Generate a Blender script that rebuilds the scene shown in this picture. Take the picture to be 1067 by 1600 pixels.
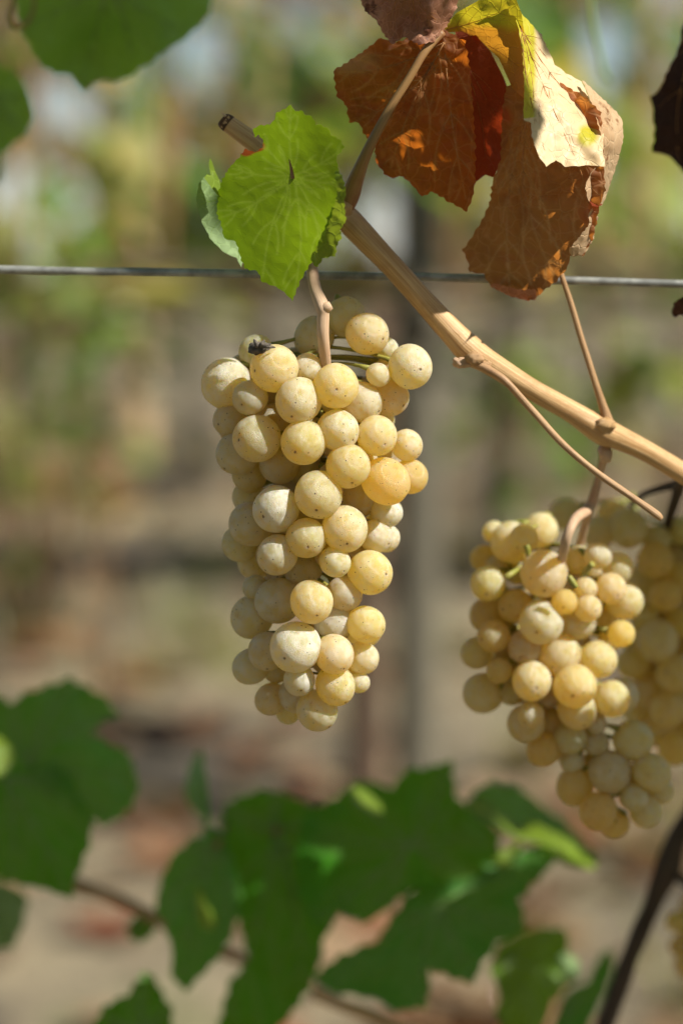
import bpy, bmesh, math, random
import numpy as np
from mathutils import Vector, Matrix, noise
from mathutils.geometry import delaunay_2d_cdt

SC = bpy.context.scene
for o in list(bpy.data.objects):
    bpy.data.objects.remove(o)
random.seed(7); np.random.seed(7)
R = math.radians

# ------------------------------------------------------------------ camera
PITCH = R(6.0)
CAM = Vector((0, 0, 0.72))
FWD = Vector((0, math.cos(PITCH), -math.sin(PITCH)))
UPV = Vector((0, math.sin(PITCH), math.cos(PITCH)))
S = 36.0 / 85.0 / 1600.0           # metres per photo pixel per metre of distance
cd = bpy.data.cameras.new('camera'); cam = bpy.data.objects.new('camera', cd)
SC.collection.objects.link(cam); SC.camera = cam
cam.location = CAM; cam.rotation_euler = (math.pi / 2 - PITCH, 0, 0)
cd.sensor_fit = 'VERTICAL'; cd.sensor_height = 36; cd.sensor_width = 24; cd.lens = 85
cd.clip_start = 0.02; cd.clip_end = 3000
cd.dof.use_dof = True; cd.dof.focus_distance = 0.757; cd.dof.aperture_fstop = 4.8
cd.dof.aperture_blades = 0

# ------------------------------------------------------------------ light
SUN_AZ, SUN_EL = R(117), R(45)     # azimuth from +Y towards +X
SUND = Vector((math.sin(SUN_AZ) * math.cos(SUN_EL), math.cos(SUN_AZ) * math.cos(SUN_EL), math.sin(SUN_EL)))
W = bpy.data.worlds.new("World"); SC.world = W; W.use_nodes = True
wn = W.node_tree.nodes; wl = W.node_tree.links
bg = wn['Background']; bg.inputs['Strength'].default_value = 0.05
sky = wn.new('ShaderNodeTexSky'); sky.sky_type = 'NISHITA'; sky.sun_disc = False
sky.sun_elevation = SUN_EL; sky.sun_rotation = SUN_AZ; sky.dust_density = 0.6
# pale haze low round the whole horizon, added to the clear sky
geo = wn.new('ShaderNodeNewGeometry'); sx = wn.new('ShaderNodeSeparateXYZ'); wl.new(geo.outputs['Incoming'], sx.inputs[0])
mr = wn.new('ShaderNodeMapRange'); mr.interpolation_type = 'SMOOTHSTEP'; wl.new(sx.outputs['Z'], mr.inputs[0])
mr.inputs[1].default_value = -0.11; mr.inputs[2].default_value = 0.0; mr.inputs[3].default_value = 0.0; mr.inputs[4].default_value = 1.0
ad = wn.new('ShaderNodeMix'); ad.data_type = 'RGBA'; ad.blend_type = 'ADD'; wl.new(mr.outputs[0], ad.inputs[0])
wl.new(sky.outputs[0], ad.inputs[6]); ad.inputs[7].default_value = (3.6, 4.2, 4.8, 1)
wl.new(ad.outputs[2], bg.inputs['Color'])
sl = bpy.data.lights.new('sun', 'SUN'); so = bpy.data.objects.new('sun', sl); SC.collection.objects.link(so)
sl.energy = 5.0; sl.angle = R(0.53); sl.color = (1.0, 0.93, 0.80)
so.rotation_euler = SUND.to_track_quat('Z', 'Y').to_euler(); so.location = (3, -3, 5)
SC.view_settings.view_transform = 'Standard'; SC.view_settings.look = 'None'
SC.view_settings.gamma = 1; SC.view_settings.use_curve_mapping = False
SC.view_settings.exposure = 0.7
SC.render.engine = 'CYCLES'
SC.cycles.use_denoising = True
SC.cycles.max_bounces = 10; SC.cycles.transmission_bounces = 8; SC.cycles.diffuse_bounces = 5
SC.cycles.caustics_reflective = False; SC.cycles.caustics_refractive = False
SC.cycles.sample_clamp_indirect = 6

# ------------------------------------------------------------------ helpers
def P(px, py, d):
    """photo pixel at distance d along the optical axis -> world point"""
    return CAM + FWD * d + Vector((1, 0, 0)) * ((px - 533.5) * S * d) + UPV * ((800 - py) * S * d)

def tag(o, label=None, cat=None, group=None, kind=None):
    for k, v in (('label', label), ('category', cat), ('group', group), ('kind', kind)):
        if v: o[k] = v
    return o

def thing(name, label, cat, loc, group=None):
    o = bpy.data.objects.new(name, None); SC.collection.objects.link(o)
    o.location = loc; o.empty_display_size = 0.01
    return tag(o, label, cat, group)

def link(name, me, parent=None, loc=None):
    o = bpy.data.objects.new(name, me); SC.collection.objects.link(o)
    if parent: o.parent = parent
    if loc is not None: o.location = loc
    return o

def mesh(name, verts, faces, mat=None, parent=None, origin=None, smooth=True, uv=None, cols=None):
    """verts in world space; origin = world position of the object's own origin"""
    org = Vector(origin) if origin is not None else (Vector(parent.location) if parent else Vector((0, 0, 0)))
    me = bpy.data.meshes.new(name)
    me.from_pydata([tuple(Vector(v) - org) for v in verts], [], faces)
    if smooth: me.polygons.foreach_set('use_smooth', [True] * len(me.polygons))
    li = np.empty(len(me.loops), dtype=np.int32); me.loops.foreach_get('vertex_index', li)
    if uv is not None:
        ul = me.uv_layers.new(name='UVMap'); ul.data.foreach_set('uv', np.asarray(uv, dtype=np.float32)[li].ravel())
    if cols is not None:
        ca = me.color_attributes.new('col', 'FLOAT_COLOR', 'POINT')
        ca.data.foreach_set('color', np.asarray(cols, dtype=np.float32).ravel())
    if mat: me.materials.append(mat)
    me.update()
    o = link(name, me, parent)
    o.location = org - (Vector(parent.location) if parent else Vector((0, 0, 0)))
    return o

def cat_rom(pts, n=8):
    pts = [np.array(p, float) for p in pts]
    if len(pts) < 3:
        return [pts[0] + (pts[-1] - pts[0]) * t for t in np.linspace(0, 1, n + 1)]
    ext = [2 * pts[0] - pts[1]] + pts + [2 * pts[-1] - pts[-2]]
    out = []
    for i in range(1, len(ext) - 2):
        p0, p1, p2, p3 = ext[i - 1:i + 3]
        for k in range(n):
            t = k / n
            out.append(0.5 * ((2 * p1) + (-p0 + p2) * t + (2 * p0 - 5 * p1 + 4 * p2 - p3) * t * t + (-p0 + 3 * p1 - 3 * p2 + p3) * t ** 3))
    out.append(pts[-1]); return out

def tube_geo(pts, sides=10, rough=0.0, seed=0, cap=True):
    """pts = list of (Vector-like xyz, radius); returns verts, faces, uv"""
    V, F, UV = [], [], []
    n = len(pts); up = None; L = 0
    for i in range(n):
        c = Vector(pts[i][:3]); r = pts[i][3]
        a = Vector(pts[max(i - 1, 0)][:3]); b = Vector(pts[min(i + 1, n - 1)][:3])
        t = (b - a).normalized()
        if up is None:
            up = t.orthogonal().normalized()
        up = (up - t * up.dot(t)).normalized(); bi = t.cross(up)
        if i: L += (c - Vector(pts[i - 1][:3])).length
        for k in range(sides):
            an = 2 * math.pi * k / sides
            dirv = up * math.cos(an) + bi * math.sin(an)
            rr = r
            if rough:
                rr *= 1 + rough * noise.noise(Vector((math.cos(an) * 1.7, math.sin(an) * 1.7, L * 90)) + Vector((seed * 7.1, 0, 0)))
            V.append(c + dirv * rr); UV.append((k / sides, L * 10))
    for i in range(n - 1):
        for k in range(sides):
            k2 = (k + 1) % sides
            F.append((i * sides + k, i * sides + k2, (i + 1) * sides + k2, (i + 1) * sides + k))
    if cap:
        F.append(tuple(range(sides - 1, -1, -1))); F.append(tuple((n - 1) * sides + k for k in range(sides)))
    return V, F, UV

def pxpath(pts, n=8):
    """pts (px, py, depth, radius in px) -> smooth world path with radius"""
    out = []
    for q in cat_rom(pts, n):
        w = P(q[0], q[1], q[2]); out.append((w.x, w.y, w.z, q[3] * S * q[2]))
    return out

def join_geo(parts):
    V, F, UV = [], [], []
    for v, f, u in parts:
        o = len(V); V += list(v); F += [tuple(i + o for i in q) for q in f]; UV += list(u)
    return V, F, UV

def crop(o, s, pts):
    return [(o[0] + x / s, o[1] + y / s) for x, y in pts]

# ------------------------------------------------------------------ materials
def newmat(name):
    m = bpy.data.materials.new(name); m.use_nodes = True
    nt = m.node_tree; nt.nodes.clear()
    out = nt.nodes.new('ShaderNodeOutputMaterial')
    return m, nt, out

class G:
    """tiny node-graph helper"""
    def __init__(s, nt): s.nt = nt
    def n(s, t, **kw):
        nd = s.nt.nodes.new(t)
        for k, v in kw.items():
            if k.startswith('i_'):
                key = k[2:]; key = int(key) if key.isdigit() else key.replace('_', ' ')
                s.set(nd.inputs[key], v)
            else: setattr(nd, k, v)
        return nd
    def set(s, sock, v):
        if isinstance(v, bpy.types.NodeSocket): s.nt.links.new(v, sock)
        elif isinstance(v, bpy.types.Node): s.nt.links.new(v.outputs[0], sock)
        else:
            if hasattr(sock, 'default_value') and isinstance(v, (tuple, list)) and len(v) == 3 and sock.type == 'RGBA': v = (*v, 1)
            sock.default_value = v
    def math(s, op, a, b=0.0, clamp=False):
        nd = s.nt.nodes.new('ShaderNodeMath'); nd.operation = op; nd.use_clamp = clamp
        s.set(nd.inputs[0], a); s.set(nd.inputs[1], b); return nd.outputs[0]
    def mix(s, f, a, b, blend='MIX'):
        nd = s.nt.nodes.new('ShaderNodeMix'); nd.data_type = 'RGBA'; nd.blend_type = blend
        s.set(nd.inputs[0], f); s.set(nd.inputs[6], a); s.set(nd.inputs[7], b); return nd.outputs[2]
    def ramp(s, f, stops):
        nd = s.nt.nodes.new('ShaderNodeMapRange'); nd.interpolation_type = 'SMOOTHSTEP'
        s.set(nd.inputs[0], f); nd.inputs[1].default_value, nd.inputs[2].default_value = stops[0], stops[1]
        nd.inputs[3].default_value, nd.inputs[4].default_value = (stops[2], stops[3]) if len(stops) > 2 else (0, 1)
        return nd.outputs[0]
    def noise(s, vec, scale, detail=4, rough=0.55):
        nd = s.nt.nodes.new('ShaderNodeTexNoise'); s.set(nd.inputs['Vector'], vec)
        nd.inputs['Scale'].default_value = scale; nd.inputs['Detail'].default_value = detail
        nd.inputs['Roughness'].default_value = rough
        return nd.outputs[0]
    def bump(s, h, strength, dist):
        nd = s.nt.nodes.new('ShaderNodeBump'); nd.inputs['Strength'].default_value = strength
        nd.inputs['Distance'].default_value = dist; s.set(nd.inputs['Height'], h); return nd.outputs[0]

def leaf_mat(name, base, base2, trans, tw=0.45, spots=None, vein=0.35, rough=0.45, scale=1.0, edge=None, veincol=None, spec=0.22, bump=0.5, cells=330, vattr=None, stain=None):
    """leaf tissue: mottled colour, fine vein net, front reflection plus light let through"""
    m, nt, out = newmat(name); g = G(nt)
    co = g.n('ShaderNodeTexCoord').outputs['Object']
    n1 = g.noise(co, 45 * scale, 4); n2 = g.noise(co, 300 * scale, 3)
    v = g.n('ShaderNodeTexVoronoi', feature='DISTANCE_TO_EDGE'); 
    wv = g.n('ShaderNodeVectorMath', operation='MULTIPLY_ADD', i_0=co, i_1=(1, 1, 1))
    nz = g.n('ShaderNodeTexNoise', i_Vector=co, i_Scale=160 * scale)
    sc3 = g.n('ShaderNodeVectorMath', operation='SCALE'); nt.links.new(nz.outputs['Color'], sc3.inputs[0]); sc3.inputs['Scale'].default_value = 0.003 / scale
    nt.links.new(sc3.outputs[0], wv.inputs[2]); nt.links.new(wv.outputs[0], v.inputs['Vector']); v.inputs['Scale'].default_value = cells * scale
    net = g.ramp(v.outputs['Distance'], (0.015, 0.075, 1, 0))
    f = g.ramp(n1, (0.35, 0.65)); col = g.mix(f, base, base2)
    dark = g.mix(g.math('MULTIPLY', g.ramp(n2, (0.45, 0.7)), 0.25), col, tuple(c * 0.6 for c in base))
    vc = veincol or tuple(min(1, c * 1.7 + 0.02) for c in base2)
    colv = g.mix(g.math('MULTIPLY', net, vein), dark, vc)
    tcol = g.mix(f, trans, tuple(c * 0.8 for c in trans))
    tcol = g.mix(g.math('MULTIPLY', net, vein * 0.8), tcol, tuple(c * 0.8 for c in trans))
    if spots:
        thr, sc, scol = spots
        sp = g.ramp(g.noise(co, sc, 5, 0.6), (thr, thr + 0.06))
        colv = g.mix(sp, colv, scol); tcol = g.mix(sp, tcol, tuple(c * 0.7 for c in scol))
    if edge:   # colour by vertex attribute (leaf blotches, and a sunlit corner on the brown lobe)
        at = g.n('ShaderNodeAttribute', attribute_name='col')
        ea = g.n('ShaderNodeSeparateColor', i_Color=at.outputs['Color']).outputs[0]
        ea = g.ramp(g.math('ADD', ea, g.math('MULTIPLY', g.math('SUBTRACT', n1, 0.5), 0.7)), (0.3, 0.7))
        colv = g.mix(ea, colv, edge[0]); tcol = g.mix(ea, tcol, edge[1])
    if vattr:
        va = g.n('ShaderNodeSeparateColor', i_Color=g.n('ShaderNodeAttribute', attribute_name='col').outputs['Color']).outputs[1]
        colv = g.mix(g.math('MULTIPLY', va, vattr[0]), colv, vattr[1]); tcol = g.mix(g.math('MULTIPLY', va, vattr[0]), tcol, vattr[2])
    if stain:
        st_ = g.math('MULTIPLY', g.ramp(g.noise(co, 70, 6, 0.7), (0.45, 0.7)), stain[0]); colv = g.mix(st_, colv, stain[1]); tcol = g.mix(st_, tcol, stain[2])
    h = g.math('ADD', g.math('MULTIPLY', net, -0.35), g.math('MULTIPLY', n2, 0.5))
    nrm = g.bump(h, bump, 0.0006 / scale)
    p = g.n('ShaderNodeBsdfPrincipled', i_Base_Color=colv, i_Roughness=rough, i_Normal=nrm)
    p.inputs['Specular IOR Level'].default_value = spec
    t = g.n('ShaderNodeBsdfTranslucent', i_Color=tcol, i_Normal=nrm)
    mx = g.n('ShaderNodeMixShader', i_0=tw); nt.links.new(p.outputs[0], mx.inputs[1]); nt.links.new(t.outputs[0], mx.inputs[2])
    nt.links.new(mx.outputs[0], out.inputs[0])
    return m

def wood_mat(name, c1, c2, c3, rough=0.6, along=1.0, bump=0.6, dist=0.0004):
    m, nt, out = newmat(name); g = G(nt)
    uv = g.n('ShaderNodeTexCoord').outputs['UV']
    mp = g.n('ShaderNodeMapping', i_Vector=uv, i_Scale=(14, 1.2 * along, 1)).outputs[0]
    s1 = g.noise(mp, 3.0, 5, 0.65)
    ob = g.n('ShaderNodeTexCoord').outputs['Object']
    s2 = g.noise(ob, 60, 4); s3 = g.noise(ob, 420, 3)
    col = g.mix(g.ramp(s1, (0.36, 0.64)), c1, c2)
    col = g.mix(g.math('MULTIPLY', g.ramp(s2, (0.5, 0.75)), 0.7), col, c3)
    h = g.math('ADD', s1, g.math('MULTIPLY', s3, 0.25))
    p = g.n('ShaderNodeBsdfPrincipled', i_Base_Color=col, i_Roughness=rough, i_Normal=g.bump(h, bump, dist))
    p.inputs['Specular IOR Level'].default_value = 0.4
    nt.links.new(p.outputs[0], out.inputs[0]); return m

def grape_mat(name):
    m, nt, out = newmat(name); g = G(nt)
    tc = g.n('ShaderNodeTexCoord').outputs['Object']
    oi = g.n('ShaderNodeObjectInfo')
    off = g.n('ShaderNodeVectorMath', operation='SCALE'); off.inputs[0].default_value = (1, 0.7, 0.43)
    nt.links.new(g.math('MULTIPLY', oi.outputs['Random'], 100.0), off.inputs['Scale'])
    co = g.n('ShaderNodeVectorMath', operation='ADD', i_0=tc); nt.links.new(off.outputs[0], co.inputs[1]); co = co.outputs[0]
    # flesh
    n1 = g.noise(co, 1.6, 3)
    flesh = g.mix(1.0, oi.outputs['Color'], g.mix(g.ramp(n1, (0.35, 0.7)), (0.95, 0.88, 0.70), (1, 1, 1)), 'MULTIPLY')
    # small dark lenticels, each cell with its own size
    vo = g.n('ShaderNodeTexVoronoi', i_Vector=co, i_Scale=6.2); vo.inputs['Randomness'].default_value = 1
    sep = g.n('ShaderNodeSeparateColor', i_Color=vo.outputs['Color'])
    rad = g.math('ADD', 0.085, g.math('MULTIPLY', g.math('POWER', sep.outputs[0], 5.0), 0.13))
    rad = g.math('MULTIPLY', rad, g.ramp(g.math('ADD', sep.outputs[1], g.math('MULTIPLY', g.math('SUBTRACT', g.noise(co, 1.1, 2), 0.5), 2.2)), (0.36, 0.42)))
    dot = g.math('LESS_THAN', vo.outputs['Distance'], rad)
    # stylar scar at the outer pole
    dv = g.n('ShaderNodeVectorMath', operation='DISTANCE', i_0=tc, i_1=(0, 0, 1.0)).outputs['Value']
    dn = g.math('ADD', dv, g.math('MULTIPLY', g.math('SUBTRACT', g.noise(co, 9, 2), 0.5), 0.09))
    scar = g.math('MULTIPLY', g.ramp(dn, (0.03, 0.085, 1, 0)), 0.85)
    halo = g.math('MULTIPLY', g.ramp(dn, (0.06, 0.28, 1, 0)), 0.35)
    # russet freckles and webbing
    rus = g.math('MULTIPLY', g.ramp(g.noise(co, 1.7, 6, 0.7), (0.55, 0.74)), 0.6)
    fine = g.noise(co, 26, 3, 0.6)
    rus = g.math('MULTIPLY', rus, g.ramp(fine, (0.40, 0.62, 0.35, 1)))
    web = g.n('ShaderNodeTexVoronoi', feature='DISTANCE_TO_EDGE', i_Vector=co, i_Scale=5.0)
    wl_ = g.math('MULTIPLY', g.ramp(web.outputs['Distance'], (0.01, 0.03, 1, 0)), g.ramp(g.noise(co, 1.3, 2), (0.58, 0.68)))
    rus = g.math('MAXIMUM', rus, g.math('MULTIPLY', wl_, 0.35))
    skin = g.mix(rus, flesh, (0.40, 0.20, 0.06))
    skin = g.mix(g.math('MAXIMUM', halo, 0.0), skin, (0.38, 0.22, 0.07))
    dark = g.math('MAXIMUM', dot, scar)
    skin = g.mix(dark, skin, (0.10, 0.062, 0.03))
    # waxy bloom: a pale dusty film, rubbed off in places
    b1 = g.ramp(g.noise(co, 2.4, 5, 0.62), (0.30, 0.68, 0.35, 1.15))
    b2 = g.ramp(g.noise(co, 15, 5, 0.7), (0.3, 0.7, 0.72, 1.12))
    bl = g.math('MULTIPLY', g.math('MULTIPLY', b1, b2), oi.outputs['Alpha'], True)
    bl = g.math('MULTIPLY', bl, g.math('SUBTRACT', 1.0, g.math('MULTIPLY', dark, 0.9)))
    bl = g.math('MULTIPLY', bl, g.math('SUBTRACT', 1.0, g.math('MULTIPLY', rus, 0.8)))
    hb = g.math('ADD', g.math('MULTIPLY', dark, -0.8), g.math('MULTIPLY', fine, 0.22))
    nrm = g.bump(hb, 0.35, 0.03)
    A = g.n('ShaderNodeBsdfPrincipled', i_Base_Color=skin, i_Normal=nrm)
    A.inputs['Subsurface Weight'].default_value = 1.0
    A.inputs['Subsurface Radius'].default_value = (1.0, 0.62, 0.16)
    A.inputs['Subsurface Scale'].default_value = 0.020
    A.inputs['Subsurface Anisotropy'].default_value = 0.3
    A.inputs['IOR'].default_value = 1.38
    A.inputs['Specular IOR Level'].default_value = 0.7
    nt.links.new(g.math('ADD', 0.17, g.math('MULTIPLY', bl, 0.18)), A.inputs['Roughness'])
    T = g.n('ShaderNodeBsdfTranslucent', i_Color=g.mix(dark, g.mix(rus, (1.0, 0.83, 0.25), (0.6, 0.3, 0.08)), (0.08, 0.05, 0.02)), i_Normal=nrm)
    AT = g.n('ShaderNodeMixShader', i_0=0.62); nt.links.new(A.outputs[0], AT.inputs[1]); nt.links.new(T.outputs[0], AT.inputs[2]); A = AT
    B = g.n('ShaderNodeBsdfPrincipled', i_Base_Color=(0.79, 0.76, 0.69), i_Roughness=0.38, i_Normal=nrm)
    B.inputs['Specular IOR Level'].default_value = 0.45
    mx = g.n('ShaderNodeMixShader', i_0=bl); nt.links.new(A.outputs[0], mx.inputs[1]); nt.links.new(B.outputs[0], mx.inputs[2])
    nt.links.new(mx.outputs[0], out.inputs[0]); return m

def plain_mat(name, c, c2=None, rough=0.7, scale=40, metal=0, bump=0.3, dist=0.0005):
    m, nt, out = newmat(name); g = G(nt)
    co = g.n('ShaderNodeTexCoord').outputs['Object']
    n = g.noise(co, scale, 5, 0.6)
    col = g.mix(g.ramp(n, (0.35, 0.65)), c, c2 or tuple(x * 0.6 for x in c))
    p = g.n('ShaderNodeBsdfPrincipled', i_Base_Color=col, i_Roughness=rough, i_Metallic=metal, i_Normal=g.bump(n, bump, dist))
    nt.links.new(p.outputs[0], out.inputs[0]); return m

def attr_leaf_mat(name, tw=0.4):
    m, nt, out = newmat(name); g = G(nt)
    at = g.n('ShaderNodeAttribute', attribute_name='col').outputs['Color']
    co = g.n('ShaderNodeTexCoord').outputs['Object']
    n = g.noise(co, 60, 4)
    col = g.mix(g.ramp(n, (0.4, 0.7, 0, 0.5)), at, g.mix(1.0, at, (0.55, 0.5, 0.4), 'MULTIPLY'))
    p = g.n('ShaderNodeBsdfPrincipled', i_Base_Color=col, i_Roughness=0.36)
    t = g.n('ShaderNodeBsdfTranslucent', i_Color=g.mix(1.0, col, (2.4, 2.3, 1.1), 'MULTIPLY'))
    mx = g.n('ShaderNodeMixShader', i_0=tw); nt.links.new(p.outputs[0], mx.inputs[1]); nt.links.new(t.outputs[0], mx.inputs[2])
    nt.links.new(mx.outputs[0], out.inputs[0]); return m

M = {}
M['grape'] = grape_mat('grape_skin')
M['green'] = leaf_mat('fresh_green_leaf', (0.080, 0.150, 0.008), (0.095, 0.170, 0.010), (0.37, 0.58, 0.014), 0.55, None, 0.10, 0.5, 1.0,
                      edge=((0.16, 0.05, 0.02), (0.45, 0.10, 0.02)), veincol=(0.14, 0.22, 0.02), bump=0.1, vattr=(0.42, (0.20, 0.29, 0.05), (0.54, 0.74, 0.10)))
M['pale'] = leaf_mat('pale_leaf_underside', (0.20, 0.30, 0.13), (0.24, 0.35, 0.16), (0.30, 0.46, 0.06), 0.35, None, 0.3, 0.6)
M['deep'] = leaf_mat('deep_green_leaf', (0.026, 0.165, 0.007), (0.058, 0.255, 0.012), (0.22, 0.50, 0.010), 0.38, (0.70, 30, (0.10, 0.05, 0.02)), 0.3, 0.42, 0.6, spec=0.22, vattr=(0.5, (0.12, 0.24, 0.05), (0.3, 0.5, 0.05)))
M['deep3'] = leaf_mat('mid_green_leaf', (0.046, 0.215, 0.026), (0.080, 0.300, 0.034), (0.26, 0.52, 0.02), 0.36, None, 0.3, 0.42, 0.6, spec=0.25, vattr=(0.5, (0.15, 0.29, 0.07), (0.3, 0.5, 0.05)))
M['deep4'] = leaf_mat('olive_green_leaf', (0.070, 0.205, 0.010), (0.110, 0.270, 0.014), (0.34, 0.52, 0.015), 0.4, None, 0.3, 0.42, 0.6, spec=0.35, vattr=(0.5, (0.17, 0.28, 0.05), (0.35, 0.5, 0.05)))
M['deep2'] = leaf_mat('blue_green_leaf', (0.030, 0.165, 0.024), (0.055, 0.235, 0.036), (0.20, 0.46, 0.02), 0.36, None, 0.3, 0.42, 0.6, spec=0.25, vattr=(0.5, (0.13, 0.26, 0.07), (0.3, 0.5, 0.05)))
M['mid'] = leaf_mat('soft_mid_green_leaf', (0.13, 0.28, 0.045), (0.17, 0.33, 0.075), (0.40, 0.66, 0.03), 0.45, None, 0.3, 0.45, 0.6, spec=0.4)
M['sunlit_lime'] = leaf_mat('sunlit_yellow_green_leaf', (0.13, 0.20, 0.020), (0.17, 0.25, 0.03), (0.40, 0.52, 0.03), 0.4, None, 0.3, 0.45, 0.7)  # brighter leaf tone, standing in for sunlight on edges and slivers
M['brown'] = leaf_mat('dry_brown_leaf', (0.145, 0.046, 0.015), (0.20, 0.070, 0.022), (0.88, 0.25, 0.022), 0.52, None, 0.5, 0.55, 0.75, cells=270,
                      edge=((0.34, 0.19, 0.105), (0.70, 0.30, 0.08)), veincol=(0.46, 0.22, 0.08), vattr=(0.42, (0.52, 0.29, 0.11), (0.95, 0.50, 0.09)), stain=(0.6, (0.08, 0.026, 0.010), (0.45, 0.09, 0.012)))
M['red'] = leaf_mat('dry_red_leaf', (0.16, 0.032, 0.014), (0.20, 0.040, 0.015), (0.62, 0.07, 0.012), 0.42, None, 0.3, 0.55)
M['tan'] = leaf_mat('dry_tan_leaf', (0.22, 0.100, 0.045), (0.30, 0.150, 0.072), (0.82, 0.30, 0.05), 0.45, (0.66, 55, (0.40, 0.12, 0.015)), 0.5, 0.55, 0.75, cells=270, veincol=(0.50, 0.31, 0.16), vattr=(0.42, (0.60, 0.42, 0.25), (0.95, 0.55, 0.18)), stain=(0.55, (0.13, 0.055, 0.024), (0.50, 0.15, 0.03)))
M['roll'] = leaf_mat('dry_curled_leaf_edge', (0.46, 0.30, 0.17), (0.60, 0.43, 0.27), (0.7, 0.36, 0.10), 0.28, (0.58, 70, (0.24, 0.11, 0.045)), 0.4, 0.45, 0.75, veincol=(0.66, 0.50, 0.32))
M['flap'] = leaf_mat('turning_leaf', (0.70, 0.52, 0.30), (0.78, 0.62, 0.40), (0.7, 0.42, 0.10), 0.25, (0.66, 45, (0.34, 0.16, 0.06)), 0.35, 0.42, 0.75,
                     edge=((0.46, 0.42, 0.035), (0.75, 0.62, 0.03)), veincol=(0.72, 0.60, 0.40))
M['arch'] = leaf_mat('yellow_orange_leaf', (0.42, 0.17, 0.025), (0.50, 0.23, 0.03), (0.80, 0.36, 0.03), 0.45, None, 0.35, 0.5, 0.75,
                     edge=((0.44, 0.40, 0.04), (0.80, 0.66, 0.03)))
M['pink'] = leaf_mat('crumpled_pink_brown_leaf', (0.34, 0.155, 0.095), (0.42, 0.21, 0.135), (0.5, 0.2, 0.08), 0.3, (0.56, 60, (0.16, 0.06, 0.035)), 0.4, 0.55)
M['darkleaf'] = leaf_mat('dark_withered_leaf', (0.030, 0.012, 0.008), (0.045, 0.018, 0.010), (0.05, 0.015, 0.008), 0.15, None, 0.3, 0.6)
M['vein_g'] = leaf_mat('green_leaf_vein', (0.17, 0.26, 0.03), (0.20, 0.29, 0.04), (0.75, 0.95, 0.10), 0.62, None, 0.05, 0.5)
M['vein_b'] = leaf_mat('dry_leaf_vein', (0.50, 0.28, 0.12), (0.42, 0.22, 0.09), (0.9, 0.45, 0.10), 0.4, None, 0.05, 0.55)
M['vein_d'] = plain_mat('deep_leaf_vein', (0.16, 0.25, 0.07), (0.20, 0.29, 0.09), 0.5)
M['cane'] = wood_mat('ripened_cane_bark', (0.42, 0.235, 0.095), (0.60, 0.40, 0.20), (0.27, 0.13, 0.045), 0.45, 1.0, 0.7, 0.0005)
M['cane_cut'] = plain_mat('cut_cane_end', (0.12, 0.055, 0.022), (0.04, 0.02, 0.010), 0.8, 300)
M['twig'] = wood_mat('thin_brown_shoot', (0.34, 0.20, 0.10), (0.46, 0.29, 0.15), (0.22, 0.11, 0.05), 0.5)
M['petiole'] = wood_mat('leaf_stalk', (0.26, 0.145, 0.055), (0.33, 0.19, 0.075), (0.20, 0.065, 0.035), 0.45, 1, 0.4)
M['stalk'] = wood_mat('cluster_stalk', (0.48, 0.32, 0.205), (0.57, 0.41, 0.275), (0.36, 0.19, 0.12), 0.5)
M['rachis'] = plain_mat('green_cluster_stem', (0.20, 0.21, 0.03), (0.27, 0.24, 0.05), 0.55, 200)
M['withered'] = plain_mat('withered_skin', (0.05, 0.042, 0.036), (0.15, 0.125, 0.105), 0.85, 500, 0, 0.8, 0.001)
M['wire'] = plain_mat('galvanised_wire', (0.36, 0.37, 0.36), (0.20, 0.205, 0.20), 0.40, 150, 0.4, 0.3, 0.0002)
M['darkwood'] = wood_mat('dark_old_vine_bark', (0.075, 0.046, 0.030), (0.13, 0.085, 0.055), (0.04, 0.026, 0.018), 0.8, 1, 1.0, 0.002)
M['trunk'] = wood_mat('vine_trunk_bark', (0.19, 0.145, 0.10), (0.29, 0.225, 0.16), (0.11, 0.085, 0.06), 0.9, 1, 1.0, 0.006)
M['tanwood'] = wood_mat('pale_stake_wood', (0.36, 0.25, 0.14), (0.46, 0.33, 0.20), (0.28, 0.18, 0.10), 0.8, 1, 1.0, 0.004)
M['post'] = wood_mat('weathered_post_wood', (0.125, 0.115, 0.085), (0.19, 0.175, 0.13), (0.085, 0.078, 0.06), 0.85, 1, 1.0, 0.004)
M['leaves'] = attr_leaf_mat('mixed_autumn_foliage', 0.42)
M['litter'] = attr_leaf_mat('fallen_leaf_litter', 0.15)

# ------------------------------------------------------------------ leaf patches with real depth
def tps(ctrl):
    c = np.array(ctrl, float); xy = c[:, :2] / 100.0; z = c[:, 2]; n = len(c)
    def U(r2): return np.where(r2 > 1e-9, r2 * np.log(r2 + 1e-12), 0)
    K = U(((xy[:, None] - xy[None]) ** 2).sum(-1)) + np.eye(n) * 1e-4
    Pm = np.hstack([np.ones((n, 1)), xy]); A = np.zeros((n + 3, n + 3))
    A[:n, :n] = K; A[:n, n:] = Pm; A[n:, :n] = Pm.T
    w = np.linalg.lstsq(A, np.concatenate([z, np.zeros(3)]), rcond=None)[0]
    def f(pts):
        p = np.atleast_2d(np.array(pts, float)) / 100.0
        return U(((p[:, None] - xy[None]) ** 2).sum(-1)) @ w[:n] + w[n] + p @ w[n + 1:]
    return f

def inside(poly, p):
    x, y = p; c = False; n = len(poly)
    for i in range(n):
        x1, y1 = poly[i]; x2, y2 = poly[(i + 1) % n]
        if (y1 > y) != (y2 > y) and x < (x2 - x1) * (y - y1) / (y2 - y1) + x1: c = not c
    return c

def inside_many(poly, pts):
    pts = np.asarray(pts, float); c = np.zeros(len(pts), bool); n = len(poly)
    for i in range(n):
        x1, y1 = poly[i]; x2, y2 = poly[(i + 1) % n]
        if y1 == y2: continue
        k = ((y1 > pts[:, 1]) != (y2 > pts[:, 1])) & (pts[:, 0] < (x2 - x1) * (pts[:, 1] - y1) / (y2 - y1) + x1)
        c ^= k
    return c

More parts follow.
